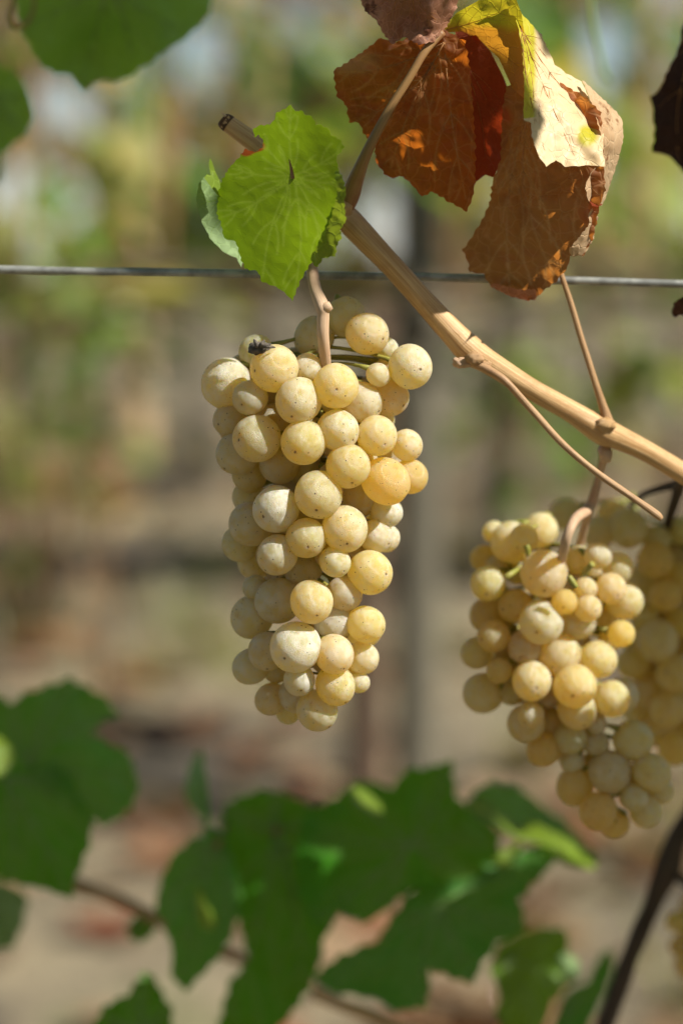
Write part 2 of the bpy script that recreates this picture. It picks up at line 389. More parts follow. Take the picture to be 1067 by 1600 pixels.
def refine_outline(pts, step, teeth=0.0, period=16, rng=random):
    """closed outline resampled at `step`, with uneven saw teeth pushed outwards"""
    q = pts + [pts[0]]; out = []; acc = 0.0; per = period; t0 = 0.0; amp = teeth
    area = sum(q[i][0] * q[i + 1][1] - q[i + 1][0] * q[i][1] for i in range(len(pts)))
    sg = 1 if area > 0 else -1
    for i in range(len(pts)):
        a = np.array(q[i], float); b = np.array(q[i + 1], float); L = np.linalg.norm(b - a)
        if L < 1e-6: continue
        nrm = np.array([(b - a)[1], -(b - a)[0]]) / L * sg
        k = max(1, int(round(L / step)))
        for j in range(k):
            s = acc + L * j / k
            if s - t0 > per:
                t0 = s; per = period * rng.uniform(0.6, 1.4); amp = teeth * rng.uniform(0.5, 1.3)
            ph = (s - t0) / per
            saw = (ph / 0.65 if ph < 0.65 else (1 - ph) / 0.35)
            out.append(tuple(a + (b - a) * j / k + nrm * amp * (saw - 0.4)))
        acc += L
    return out

def seg_dist(pts, lines):
    pts = np.asarray(pts, float); best = np.full(len(pts), 1e9)
    for ln in lines:
        for (a, b) in zip(ln[:-1], ln[1:]):
            a = np.array(a[:2], float); b = np.array(b[:2], float); ab = b - a
            t = np.clip(((pts - a) @ ab) / max(1e-9, ab @ ab), 0, 1)
            best = np.minimum(best, np.linalg.norm(pts - (a + t[:, None] * ab), axis=1))
    return best

def auto_veins(att, tips, poly, rng, w0=2.2, sec=4, bend=0.12):
    """main veins from the stalk to each tip, then side veins; each = list of (x, y, w)"""
    mains, sides = [], []
    for tip in tips:
        a = np.array(att, float); b = np.array(tip, float); ab = b - a; L = np.linalg.norm(ab)
        pr = np.array([-ab[1], ab[0]]) * rng.uniform(-bend, bend)
        ln = []
        for t in np.linspace(0, 0.97, 12):
            p = a + ab * t + pr * math.sin(t * math.pi)
            ln.append((p[0], p[1], w0 * (1 - 0.8 * t)))
        ins = [inside(poly, p_[:2]) for p_ in ln]; cur = []
        for ok_, p_ in zip(ins, ln):
            if ok_: cur.append(p_)
            else:
                if len(cur) > 1: mains.append(cur)
                cur = []
        if len(cur) > 1: mains.append(cur)
        for k in range(sec):
            t = 0.18 + 0.68 * (k + rng.uniform(-.2, .2)) / max(1, sec - 1)
            i = min(10, max(0, int(t * 12))); p = np.array(ln[i][:2]); dr = np.array(ln[i + 1][:2]) - p; dr = dr / np.linalg.norm(dr)
            for sgn in (-1, 1):
                an = sgn * R(rng.uniform(36, 54)); d = np.array([dr[0] * math.cos(an) - dr[1] * math.sin(an), dr[0] * math.sin(an) + dr[1] * math.cos(an)])
                LL = L * 0.55 * (1 - 0.55 * t) * rng.uniform(0.7, 1.1); s = []
                if not inside(poly, p): continue
                for u in np.linspace(0, 1, 7):
                    rot = -sgn * 0.35 * u
                    dd = np.array([d[0] * math.cos(rot) - d[1] * math.sin(rot), d[0] * math.sin(rot) + d[1] * math.cos(rot)])
                    c = p + dd * LL * u
                    if not inside(poly, c): break
                    s.append((c[0], c[1], w0 * 0.5 * (1 - 0.6 * t) * (1 - 0.75 * u)))
                if len(s) > 2: sides.append(s)
    return mains + sides

def patch(name, outline, ctrl, base_d, mat, parent, step=8, teeth=0, period=16, veins=None, vmat=None, quilt=0.0, wrinkle=0.0, wscale=0.02,
          attr=None, vname='veins', seed=1, curl=None, vwidth=2.2):
    """a leaf sheet: outline in photo pixels, ctrl = (px, py, depth offset in mm); returns blade and the depth function"""
    rng = random.Random(seed)
    ol = refine_outline(outline, step, teeth, period, rng)
    f = tps(ctrl)
    xs = [p[0] for p in ol]; ys = [p[1] for p in ol]
    grid = []
    for j, y in enumerate(np.arange(min(ys), max(ys), step * 0.87)):
        for x in np.arange(min(xs) + (j % 2) * step / 2, max(xs), step):
            grid.append((x + rng.uniform(-.15, .15) * step, y + rng.uniform(-.15, .15) * step))
    grid = np.array(grid); grid = grid[inside_many(ol, grid)]
    dd = seg_dist(grid, [ol + [ol[0]]]); grid = grid[dd > step * 0.45]
    allp = [Vector(p) for p in ol] + [Vector((float(p[0]), float(p[1]))) for p in grid]
    n = len(ol)
    vo, eo, fo, _, _, _ = delaunay_2d_cdt(allp, [(i, (i + 1) % n) for i in range(n)], [], 1, 1e-4)
    p2 = np.array([(v.x, v.y) for v in vo])
    z = f(p2)
    edge_d = seg_dist(p2, [ol + [ol[0]]])
    if veins and quilt:
        dv = seg_dist(p2, veins); z = z - quilt * (1 - np.exp(-(dv / (step * 1.7)) ** 2))
    if wrinkle:
        z = z + np.array([wrinkle * (noise.noise(Vector((x * wscale, y * wscale, seed * 3.3))) + 0.5 * noise.noise(Vector((x * wscale * 2.7, y * wscale * 2.7, seed * 5.3)))) for x, y in p2])
    if curl: z = z + curl[0] * np.exp(-edge_d / curl[1])
    W3 = [P(x, y, base_d + zz / 1000) for (x, y), zz in zip(p2, z)]
    a = np.clip(np.array([attr(x, y) for x, y in p2]), 0, 1) if attr is not None else np.zeros(len(p2))
    va = np.exp(-(seg_dist(p2, veins) / vwidth) ** 2) if veins else np.zeros(len(p2))
    cols = np.stack([a, va, 0 * a, np.ones(len(a))], 1)
    b = mesh(name, W3, [tuple(q) for q in fo], mat, parent, uv=p2 / 1000, cols=cols)
    if veins and vmat:
        geos = []
        for ln in veins:
            q = np.array([(l[0], l[1]) for l in ln]); zz = f(q)
            if wrinkle:
                zz = zz + np.array([wrinkle * (noise.noise(Vector((x * wscale, y * wscale, seed * 3.3))) + 0.5 * noise.noise(Vector((x * wscale * 2.7, y * wscale * 2.7, seed * 5.3)))) for x, y in q])
            pts = []
            for (x, y), s, l in zip(q, zz, ln):
                d = base_d + s / 1000; w = P(x, y, d - l[2] * 0.25 * S * d); pts.append((w.x, w.y, w.z, max(0.12, l[2] * 0.5) * S * d))
            geos.append(tube_geo(pts, 6))
        V, F, UV = join_geo(geos); mesh(vname, V, F, vmat, parent, uv=UV)
    return b, f

def tube_part(name, pts, mat, parent, n=8, sides=12, rough=0.0, seed=0):
    V, F, UV = tube_geo(pxpath(pts, n), sides, rough, seed)
    return mesh(name, V, F, mat, parent, uv=UV)
#@@BACKGROUND
# ------------------------------------------------------------------ ground
def ground_h(x, y):
    return 0.035 * noise.noise(Vector((x * 1.1, y * 1.1, 0))) + 0.016 * noise.noise(Vector((x * 4.3, y * 4.3, 3))) + 0.008 * noise.noise(Vector((x * 13, y * 13, 5)))
def axis_pts(a, b, n, far):
    core = list(np.linspace(a, b, n)); k = [2 ** i * 1.0 for i in range(1, 12)]
    return [a - q for q in reversed(k) if q < far] + core + [b + q for q in k if q < far]
gx = axis_pts(-3, 3, 121, 1500); gy = axis_pts(-1.0, 11, 241, 1500)
gv, gf = [], []
for y in gy:
    for x in gx:
        fade = 1 if (-3.5 < x < 3.5 and -1.5 < y < 12) else 0
        gv.append((x, y, ground_h(x, y) * fade))
nx = len(gx)
for j in range(len(gy) - 1):
    for i in range(nx - 1): gf.append((j * nx + i, j * nx + i + 1, (j + 1) * nx + i + 1, (j + 1) * nx + i))
gm, nt, out = newmat('vineyard_soil'); g = G(nt)
co = g.n('ShaderNodeTexCoord').outputs['Object']
n1 = g.noise(co, 1.6, 5, 0.6); n2 = g.noise(co, 9, 6, 0.65); n3 = g.noise(co, 45, 4, 0.6)
col = g.mix(g.ramp(n1, (0.38, 0.62)), (0.138, 0.114, 0.072), (0.25, 0.21, 0.135))
col = g.mix(g.math('MULTIPLY', g.ramp(n2, (0.5, 0.66)), 0.7), col, (0.15, 0.11, 0.075))
col = g.mix(g.math('MULTIPLY', g.ramp(g.noise(co, 3.1, 4), (0.54, 0.62)), 0.5), col, (0.10, 0.12, 0.04))
n5 = g.noise(g.n('ShaderNodeMapping', i_Vector=co, i_Scale=(1, 0.45, 1), i_Location=(3, 1, 0)).outputs[0], 2.6, 3, 0.5)
col = g.mix(g.math('MULTIPLY', g.ramp(n5, (0.52, 0.62)), 0.75), col, (0.05, 0.043, 0.033))  # dark patches put dappled canopy shade into the soil colour
p = g.n('ShaderNodeBsdfPrincipled', i_Base_Color=col, i_Roughness=0.95, i_Normal=g.bump(g.math('ADD', n2, n3), 0.7, 0.02))
nt.links.new(p.outputs[0], out.inputs[0])
tag(mesh('ground', gv, gf, gm), 'pale dry vineyard soil between the rows', None, None, 'structure')

# ------------------------------------------------------------------ loose leaves made in bulk (litter, distant foliage)
LEAF2D = [(0, -0.08), (0.30, -0.28), (0.52, -0.02), (0.36, 0.20), (0.44, 0.52), (0.16, 0.50), (0, 0.85), (-0.16, 0.50), (-0.44, 0.52), (-0.36, 0.20), (-0.52, -0.02), (-0.30, -0.28)]
def bulk_leaves(items):
    """items: (pos, normal, heading angle, size, colour, curl) -> verts, faces, colours"""
    V, F, C = [], [], []
    for pos, nr, an, sz, c, curl in items:
        nr = Vector(nr).normalized(); t = nr.orthogonal().normalized(); b = nr.cross(t)
        x = t * math.cos(an) + b * math.sin(an); y = nr.cross(x)
        o = len(V); pos = Vector(pos)
        V.append(pos + y * 0.12 * sz); C.append((*c, 1))
        for (u, v) in LEAF2D:
            q = u * u + (v - .2) ** 2
            V.append(pos + x * u * sz + y * v * sz + nr * sz * (curl * q + 0.1 * abs(u)))
            C.append((*[k * random.uniform(.85, 1.1) for k in c], 1))
        n = len(LEAF2D)
        for k in range(n): F.append((o, o + 1 + k, o + 1 + (k + 1) % n))
    return V, F, C
GREENS = [(0.09, 0.18, 0.022), (0.14, 0.25, 0.03), (0.08, 0.15, 0.025), (0.19, 0.29, 0.05)]
YELLOW = [(0.27, 0.31, 0.06), (0.32, 0.29, 0.09), (0.20, 0.26, 0.045)]
BROWNS = [(0.30, 0.20, 0.11), (0.20, 0.12, 0.065), (0.40, 0.29, 0.18), (0.25, 0.12, 0.065), (0.44, 0.33, 0.21)]
def pick_set(g_, y_, b_):
    r = random.random() * (g_ + y_ + b_)
    return GREENS if r < g_ else YELLOW if r < g_ + y_ else BROWNS
def pick(g_, y_, b_):
    r = random.random() * (g_ + y_ + b_)
    return random.choice(GREENS if r < g_ else YELLOW if r < g_ + y_ else BROWNS)

items = []
for _ in range(2900):
    y = 1.4 + 9.6 * random.random() ** 1.3; x = random.uniform(-0.35, 0.35) * (y + 1.2)
    if random.random() > 0.35 + 0.9 * max(0, noise.noise(Vector((x * 1.5, y * 1.5, 9))) + 0.25): continue
    c = random.choice([(0.24, 0.12, 0.065), (0.19, 0.072, 0.038), (0.26, 0.175, 0.10), (0.20, 0.135, 0.075), (0.30, 0.225, 0.14), (0.12, 0.065, 0.035)])
    items.append(((x, y, ground_h(x, y) + random.uniform(0.005, 0.02)), (random.gauss(0, .35), random.gauss(0, .35), 1), random.uniform(0, 6.28), random.uniform(0.05, 0.10), c, random.uniform(-.2, .6)))
V, F, C = bulk_leaves(items)
tag(mesh('fallen_leaves', V, F, M['litter'], cols=C), 'dry reddish brown leaves scattered over the soil', 'leaf litter', None, 'stuff')
# tufts of grass
V, F, C = [], [], []
for _ in range(420):
    y = 2.2 + 8 * random.random(); x = random.uniform(-0.35, 0.35) * (y + 1.2)
    if noise.noise(Vector((x * 1.2, y * 1.2, 21))) < 0.08: continue
    for b in range(14):
        an = random.uniform(0, 6.28); h = random.uniform(.04, .12); w = .004
        bx, by = x + random.gauss(0, .03), y + random.gauss(0, .03); z = ground_h(bx, by)
        dx, dy = math.cos(an), math.sin(an); o = len(V)
        V += [Vector((bx - dy * w, by + dx * w, z)), Vector((bx + dy * w, by - dx * w, z)), Vector((bx + dx * h * .5, by + dy * h * .5, z + h))]
        c = random.choice([(0.13, 0.18, 0.04), (0.22, 0.24, 0.07), (0.30, 0.27, 0.12)]); C += [(*c, 1)] * 3; F.append((o, o + 1, o + 2))
tag(mesh('grass', V, F, M['leaves'], cols=C), 'sparse dry grass tufts growing in the soil', 'grass', None, 'stuff')

# ------------------------------------------------------------------ vine rows behind
def gpt(px, y): return (px - 533.5) * S * y / math.cos(PITCH)      # world x under photo column px at row distance y
def post(px, y, w, h, label, mat='post'):
    x = gpt(px, y); t = thing('wooden_post', label, 'post', (x, y, 0), 'posts of the vine rows behind')
    pts = [(x + 0.004 * math.sin(z * 3), y, z, w / 2 * (1 - 0.05 * z)) for z in np.linspace(-0.05, h, 14)]
    V, F, UV = tube_geo(pts, 14, 0.06, int(px)); mesh('shaft', V, F, M[mat], t, uv=UV)
    wpts = [(x + w * 0.53 * math.cos(a), y + w * 0.53 * math.sin(a), min(h - .1, 0.75) + 0.002 * math.sin(a), 0.0016) for a in np.linspace(0, 6.28, 20)]
    V, F, UV = tube_geo(wpts, 6); mesh('wire_tie', V, F, M['wire'], t, uv=UV)
    return t
GAPS = [(45, 312, 78, 46), (600, 345, 34, 34), (92, 165, 40, 36), (290, 70, 34, 30), (930, 90, 30, 40)]
def in_gap(p_):
    """thin places in the far foliage where the sky shows through"""
    v = Vector(p_) - CAM; d = v.dot(FWD); a = 533.5 + v.x / (S * d); b = 800 - v.dot(UPV) / (S * d)
    m = min(0.035 / (S * d), 30)
    return any(((a - gx_) / (rx + m)) ** 2 + ((b - gy_) / (ry + m)) ** 2 < 1 for gx_, gy_, rx, ry in GAPS)
def vine(px, y, label, trunk_h=0.62, tw=0.05, n=130, mixw=(5, 2, 3), spread=(0.55, 0.16), zr=(0.6, 1.75), mat='trunk', lean=0.0, seed=1):
    random.seed(seed)
    x = gpt(px, y); t = thing('grapevine', label, 'grapevine', (x, y, 0), 'grapevines of the rows behind')
    pts = []
    for k, z in enumerate(np.linspace(-0.05, trunk_h, 10)):
        pts.append((x + lean * z + 0.012 * noise.noise(Vector((z * 5, seed, 0))), y + 0.012 * noise.noise(Vector((z * 5, seed, 9))), z, tw / 2 * (1.15 - 0.4 * z / trunk_h)))
    V, F, UV = tube_geo(pts, 12, 0.18, seed); mesh('trunk', V, F, M[mat], t, uv=UV)
    top = Vector(pts[-1][:3])
    for s in (-1, 1):
        arm = [top + Vector((s * spread[0] * u, 0, 0.05 * math.sin(u * 3))) for u in np.linspace(0, 1, 8)]
        V, F, UV = tube_geo([(*a, 0.008 - 0.004 * i / 8) for i, a in enumerate(arm)], 8, 0.15, seed + s); mesh('arm', V, F, M['trunk'], t, uv=UV)
    geos = []
    for k in range(5):
        bx = top.x + random.uniform(-1, 1) * spread[0]; q = []
        dx = random.uniform(-.1, .1); dy = random.uniform(-.15, .15)
        for u in np.linspace(0, 1, 7): q.append((bx + dx * u, y + dy * u, top.z + (zr[1] - top.z) * u, 0.005 - 0.003 * u))
        V, F, UV = tube_geo(q, 6); mesh('shoot', V, F, M['twig'], t, uv=UV)
    items = []
    cl = [(random.uniform(-1, 1) * spread[0], random.gauss(0, spread[1]), random.uniform(*zr), pick_set(*mixw)) for _ in range(max(4, n // 11))]
    for k in range(n):
        c = random.choice(cl)
        pos = (top.x + c[0] + random.gauss(0, .06), y + c[1] + random.gauss(0, .05), max(zr[0] - .1, c[2] + random.gauss(0, .07)))
        if in_gap(pos): continue
        items.append((pos, (random.gauss(0.65, .5), random.gauss(-.4, .5), random.gauss(.6, .4)), random.uniform(0, 6.28), random.uniform(.06, .12), random.choice(c[3]) if random.random() < .85 else pick(*mixw), random.uniform(-.3, .4)))
    V, F, C = bulk_leaves(items); tag(mesh('foliage', V, F, M['leaves'], t, cols=C), kind='stuff')
    return t
post(650, 3.05, 0.060, 0.82, 'weathered grey wooden post rising behind the sharp grape cluster')
vine(566, 3.0, 'dark vine trunk right beside the weathered grey post', 0.66, 0.046, 60, (5, 2, 2), (0.5, .14), (0.85, 1.8), 'darkwood', 0.02, 3)
vine(-150, 3.0, 'blurred vine left of the frame in the nearest row behind', 0.6, 0.05, 90, (6, 3, 2), (0.5, .14), (0.60, 1.7), 'trunk', 0, 5)
vine(1240, 3.0, 'blurred vine right of the frame in the nearest row behind', 0.6, 0.05, 80, (6, 3, 2), (0.5, .14), (0.62, 1.7), 'trunk', 0, 6)
post(208, 9.3, 0.150, 1.08, 'pale tan wooden post standing behind the left part of the wire', 'tanwood')
for i, (px, y, lb, n, mw) in enumerate([
    (60, 5.1, 'vine with green leaves left of the pale tan post', 230, (8, 3, 2)), (420, 5.2, 'brown leaved vine right of the pale tan post', 210, (2, 2, 6)),
    (760, 5.1, 'yellow green vine just right of the grey post', 240, (5, 4, 2)), (1060, 5.2, 'blurred vine behind the drooping brown leaf', 230, (4, 2, 4)),
    (-40, 7.3, 'far vine at the left edge beyond the tan post', 300, (5, 3, 4)), (300, 7.4, 'far vine behind the small green leaf', 300, (2, 2, 7)),
    (620, 7.3, 'far vine hidden mostly behind the grey post', 300, (4, 3, 4)), (930, 7.4, 'far vine behind the fork of the cane', 300, (3, 3, 5)),
    (130, 9.8, 'farthest vine on the left side', 380, (3, 3, 5)), (480, 9.8, 'farthest vine near the middle', 380, (4, 3, 4)), (830, 9.8, 'farthest vine on the right side', 380, (4, 3, 4))]):
    vine(px, y, lb, 0.62, 0.055, n, mw, (0.55, .2), (0.62, 1.7), 'trunk', random.uniform(-.05, .05), 20 + i)
# low leafy suckers and weeds on the soil between the rows
random.seed(77)
for i, (px, py, y, w, n, lb, mw) in enumerate([(55, 700, 5.0, .16, 46, 'low green weed clump left, between the far rows', (9, 2, 0)), (715, 610, 5.2, .15, 40, 'green weed clump right of the grey post', (9, 2, 0)), (955, 585, 5.1, .16, 46, 'yellow green weed clump behind the fork of the cane', (4, 6, 0)),
        (70, 500, 4.6, .20, 70, 'green bush behind the left end of the wire', (9, 1, 0)), (20, 400, 4.4, .14, 36, 'bright green bush at the left edge near the wire', (7, 4, 0)), (150, 765, 4.2, .08, 14, 'rust red dry weed on the soil at left', (0, 0, 1)), (640, 190, 4.3, .17, 46, 'bright green bush right of the small green leaf', (6, 4, 0)), (860, 640, 6.0, .16, 36, 'greyish green weed clump above the soft grape cluster', (8, 2, 1))]):
    c = Vector(P(px, py, y)); t = thing('weed_clump', lb, 'weed', (c.x, c.y, 0), 'weeds and suckers between the rows')
    geos = []; items = []
    for k in range(9):
        a = random.uniform(0, 6.28); e = c + Vector((math.cos(a) * w * .7, math.sin(a) * w * .7, random.uniform(-.5, 1) * w))
        geos.append(tube_geo([(c.x + .02 * math.cos(a), c.y + .02 * math.sin(a), -.02, .0022), ((c.x + e.x) / 2, (c.y + e.y) / 2, max(.02, e.z * .6), .0016), (*e, .001)], 5))
    for k in range(n): items.append((c + Vector((random.gauss(0, 1) * w * .6, random.gauss(0, 1) * w * .5, max(-c.z + .02, random.gauss(0, 1) * w * .5))), (random.gauss(.5, .5), random.gauss(-.3, .5), random.gauss(.6, .4)), random.uniform(0, 6.28), random.uniform(.05, .10), pick(*mw), random.uniform(-.2, .3)))
    V, F, UV = join_geo(geos); mesh('stems', V, F, M['twig'], t, uv=UV)
    V, F, C = bulk_leaves(items); tag(mesh('foliage', V, F, M['leaves'], t, cols=C), kind='stuff')
# unseen vine row behind the camera, added to block fill light
random.seed(55); items = []
for k in range(1500):
    items.append(((random.uniform(-3.2, 3.2), -1.35 + random.gauss(0, .14), random.uniform(.35, 1.85)), (random.gauss(0, .6), random.gauss(.4, .6), random.gauss(.5, .5)), random.uniform(0, 6.28), random.uniform(.09, .14), pick(8, 1, 3), random.uniform(-.3, .4)))
V, F, C = bulk_leaves(items); tag(mesh('fill_blocking_row', V, F, M['leaves'], cols=C), 'unseen leafy vine row behind the camera, added to block fill light', 'vine row', None, 'stuff')
# distant tree belt
random.seed(40); items = []
for k in range(1500):
    x = random.uniform(-14, 14); z = abs(random.gauss(0, 0.5)) * (1.2 + 0.9 * noise.noise(Vector((x * .35, 0, 2))))
    if in_gap((x, 42, z)): continue
    items.append(((x, 42 + random.uniform(-2, 2), z), (random.gauss(.3, .6), random.gauss(-.6, .5), random.gauss(.5, .5)), random.uniform(0, 6.28), random.uniform(.25, .5), pick(6, 2, 3), 0.1))
V, F, C = bulk_leaves(items); tag(mesh('distant_trees', V, F, M['leaves'], cols=C), 'distant belt of trees beyond the vineyard rows', 'trees', None, 'stuff')
# ------------------------------------------------------------------ support wire
t = thing('support_wire', 'galvanised steel trellis wire stretched level behind the sharp grape cluster', 'wire', P(533, 430, 0.795))
wp = [(-900, 405, 0.80, 6.6), (-200, 417, 0.797, 6.6), (0, 421, 0.796, 6.6), (130, 424, 0.795, 6.6), (345, 427, 0.795, 6.6), (560, 431, 0.794, 6.6), (800, 436, 0.794, 6.6), (1067, 444, 0.794, 6.6), (1400, 456, 0.794, 6.6), (2100, 490, 0.795, 6.6)]
wpts = pxpath(wp, 14)
V, F, UV = tube_geo(wpts, 14, 0.05, 2); mesh('strand', V, F, M['wire'], t, uv=UV)
# ------------------------------------------------------------------ cane with its nodes
DC = 0.776
t = thing('vine_cane', 'thick tan woody cane slanting down from its cut end to the right edge', 'cane', P(545, 345, DC))
cane = [(352, 190, DC + .004, 13.1), (372, 204, DC + .004, 14.0), (420, 240, DC + .003, 15.3), (480, 290, DC + .002, 16.7), (528, 330, DC, 19.8), (552, 352, DC, 20.7), (600, 402, DC, 18.0), (660, 468, DC + .001, 18.0), (705, 518, DC + .002, 19.8), (735, 548, DC + .003, 22.5), (765, 567, DC + .004, 18.9), (830, 608, DC + .008, 16.2), (890, 642, DC + .013, 17.1), (938, 672, DC + .016, 21.6), (965, 684, DC + .018, 18.9), (1010, 706, DC + .022, 16.2), (1075, 745, DC + .027, 16.2), (1180, 810, DC + .035, 16.2), (1400, 960, DC + .05, 17.1)]
tube_part('bark', cane, M['cane'], t, 8, 22, 0.05, 3)
tube_part('cut_end', [(347.5, 186, DC + .004, 10), (351, 189, DC + .004, 12.8), (358, 194.5, DC + .004, 13.9)], M['cane_cut'], t, 3, 18, 0.12, 5)
tube_part('splinter', [(353, 182, DC + .001, 2.2), (349, 178, DC + .001, 1.2), (347, 175, DC + .001, .4)], M['stalk'], t, 3, 6)
def bud(px, py, d, r, nm='bud', mat='twig', stretch=(1.3, .8, .9), seed=1):
    bm = bmesh.new(); bmesh.ops.create_icosphere(bm, subdivisions=3, radius=1)
    for v in bm.verts:
        k = 1 + 0.35 * noise.noise(v.co * 2.2 + Vector((seed * 3, 0, 0))); v.co = Vector((v.co.x * stretch[0], v.co.y * stretch[1], v.co.z * stretch[2])) * k
    c = P(px, py, d); rr = r * S * d
    o = mesh(nm, [c + v.co * rr for v in bm.verts], [tuple(v.index for v in f.verts) for f in bm.faces], M[mat], t, uv=[(v.co.x, v.co.z) for v in bm.verts]); bm.free(); return o
bud(722, 567, DC - .004, 11, 'bud', 'stalk', (1.3, .9, .75), 2); bud(741, 560, DC - .006, 13, 'bud', 'twig', (1.1, .8, .8), 4); bud(757, 571, DC - .004, 9, 'bud', 'twig', (1.2, .8, .8), 7)
bud(712, 563, DC - .004, 5, 'bud_scar', 'pale_bud' if 'pale_bud' in M else 'stalk', (1, .8, .9), 9)
bud(944, 664, DC + .012, 15, 'node', 'cane', (1.2, .8, .8), 5); bud(536, 322, DC - .003, 17, 'node', 'cane', (1, .8, 1.1), 6)
tube_part('side_shoot', [(738, 566, DC - .004, 7), (762, 577, DC - .005, 6), (790, 596, DC - .006, 5.6), (830, 640, DC - .006, 5.4), (880, 695, DC - .007, 5.4), (930, 737, DC - .008, 5.4), (990, 779, DC - .009, 5.2), (1024, 803, DC - .009, 6.2), (1033, 811, DC - .009, 4)], M['twig'], t, 8, 12, 0.12, 8)
tube_part('tendril', [(949, 664, DC + .015, 11), (943, 640, DC + .014, 7.5), (930, 600, DC + .012, 5.6), (908, 530, DC + .010, 5), (890, 470, DC + .008, 4.7), (876, 428, DC + .006, 4.5), (866, 390, DC + .006, 4.2), (850, 350, DC + .008, 3.5)], M['twig'], t, 8, 12, 0.08, 9)

# ------------------------------------------------------------------ grape clusters
def unit_grape(seed):
    bm = bmesh.new(); bmesh.ops.create_uvsphere(bm, u_segments=40, v_segments=24, radius=1)
    for v in bm.verts:
        c = v.co.copy(); k = 1 + 0.022 * noise.noise(c * 1.3 + Vector((seed * 9.1, 0, 0)))
        dz = math.acos(max(-1, min(1, c.z / c.length)))
        k -= 0.022 * math.exp(-(dz / 0.16) ** 2) + 0.05 * math.exp(-((math.pi - dz) / 0.22) ** 2)
        v.co = Vector((c.x * k, c.y * k, c.z * k * 1.03))
    me = bpy.data.meshes.new('grape'); bm.to_mesh(me); bm.free()
    me.polygons.foreach_set('use_smooth', [True] * len(me.polygons)); me.materials.append(M['grape']); return me
GM = [unit_grape(i) for i in range(5)]

def cluster(label, base_d, axis, grapes, stalk, tints, backfill=18, seed=1, flat=0.75, group='grape clusters hanging from the vine', bloom=0.42):
    """grapes: (px, py, r[, tint key]) from front to back; axis: (py, cx, R) profile of the cluster in pixels"""
    rng = random.Random(seed)
    ay = [a[0] for a in axis]; prof = lambda py: (np.interp(py, ay, [a[1] for a in axis]), np.interp(py, ay, [a[2] for a in axis]))
    t = thing('grape_cluster', label, 'grape cluster', P(stalk[0][0], stalk[0][1], stalk[0][2]), group)
    done = []
    px2m = S * base_d
    for gi, gq in enumerate(grapes):
        x, y, r = gq[:3]; key = gq[3] if len(gq) > 3 else None
        cx, RR = prof(y); rad = max(RR - r * 0.8, 1)
        u = min(1, abs(x - cx) / rad); dz = -flat * rad * math.sqrt(max(0, 1 - u * u)) * float(np.interp(gi / len(grapes), [0, .35, .62, 1], [1, .9, 0.0, -.35]))
        for (x2, y2, z2, r2, _) in done:
            dxy2 = (x - x2) ** 2 + (y - y2) ** 2; k = 0.84 * (r + r2)
            if dxy2 < k * k: dz = max(dz, z2 + math.sqrt(k * k - dxy2))
        if len(gq) > 4: dz = gq[4]
        done.append((x, y, dz, r, key))
    vis = len(done)
    tries = 0
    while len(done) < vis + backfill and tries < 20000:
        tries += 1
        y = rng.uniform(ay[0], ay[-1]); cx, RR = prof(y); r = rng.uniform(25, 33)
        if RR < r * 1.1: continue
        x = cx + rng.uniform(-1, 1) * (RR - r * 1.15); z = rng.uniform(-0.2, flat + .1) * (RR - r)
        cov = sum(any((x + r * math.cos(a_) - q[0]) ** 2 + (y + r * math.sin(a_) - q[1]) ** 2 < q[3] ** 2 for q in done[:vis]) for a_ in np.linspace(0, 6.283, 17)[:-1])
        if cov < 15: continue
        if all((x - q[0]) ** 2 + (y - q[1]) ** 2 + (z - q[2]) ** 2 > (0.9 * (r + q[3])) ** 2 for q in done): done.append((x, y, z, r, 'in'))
    geos = []
    def W3(x, y, z): return P(x, y, base_d + z * px2m)
    axpts = [(np.interp(py, ay, [a[1] for a in axis]), py, 8, max(1.2, 5.5 * (1 - 0.7 * i / 11))) for i, py in enumerate(np.linspace(ay[0] - 10, ay[-1] - 25, 12))]
    q = [];
    for (x, y, z, r) in axpts: w = W3(x, y, z); q.append((w.x, w.y, w.z, r * px2m))
    geos.append(tube_geo(q, 8, 0.1, seed))
    for i, (x, y, z, r, key) in enumerate(done):
        d = base_d + z * px2m; loc = P(x, y, d); rw = r * S * d
        a = W3(np.interp(y - r * .9, ay, [k[1] for k in axis]), y - r * 0.9, 8)
        outv = (loc - a).normalized()
        o = link('grape', GM[rng.randrange(5)], t); o.location = loc - t.location; o.scale = [rw * rng.uniform(.965, 1.03), rw * rng.uniform(.965, 1.03), rw * rng.uniform(.97, 1.06)]
        dirv = (outv + Vector((rng.gauss(0, .35), rng.gauss(0, .35) - 0.1, rng.gauss(0, .3) - .25))).normalized()
        o.rotation_mode = 'QUATERNION'; o.rotation_quaternion = dirv.to_track_quat('Z', 'Y') @ Matrix.Rotation(rng.uniform(0, 6.28), 3, 'Z').to_quaternion()
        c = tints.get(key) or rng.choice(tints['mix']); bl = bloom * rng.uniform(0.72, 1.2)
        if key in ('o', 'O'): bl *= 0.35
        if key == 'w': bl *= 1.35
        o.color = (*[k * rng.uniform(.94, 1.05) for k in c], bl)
        # pedicel from the stem to the grape's stalk end
        e = loc - dirv * rw * 0.95; mid = (a + e) / 2 + Vector((0, 0, 0.002)); pp = []
        for u in np.linspace(0, 1, 6):
            pnt = a * (1 - u) ** 2 + mid * 2 * u * (1 - u) + e * u * u
            pp.append((*pnt, (0.0006 + (0.0009 * max(0, u - .75) / .25)) * (1.0 if r > 20 else .8)))
        geos.append(tube_geo(pp, 6))
    V, F, UV = join_geo(geos); mesh('stem', V, F, M['rachis'], t, uv=UV)
    return t, W3

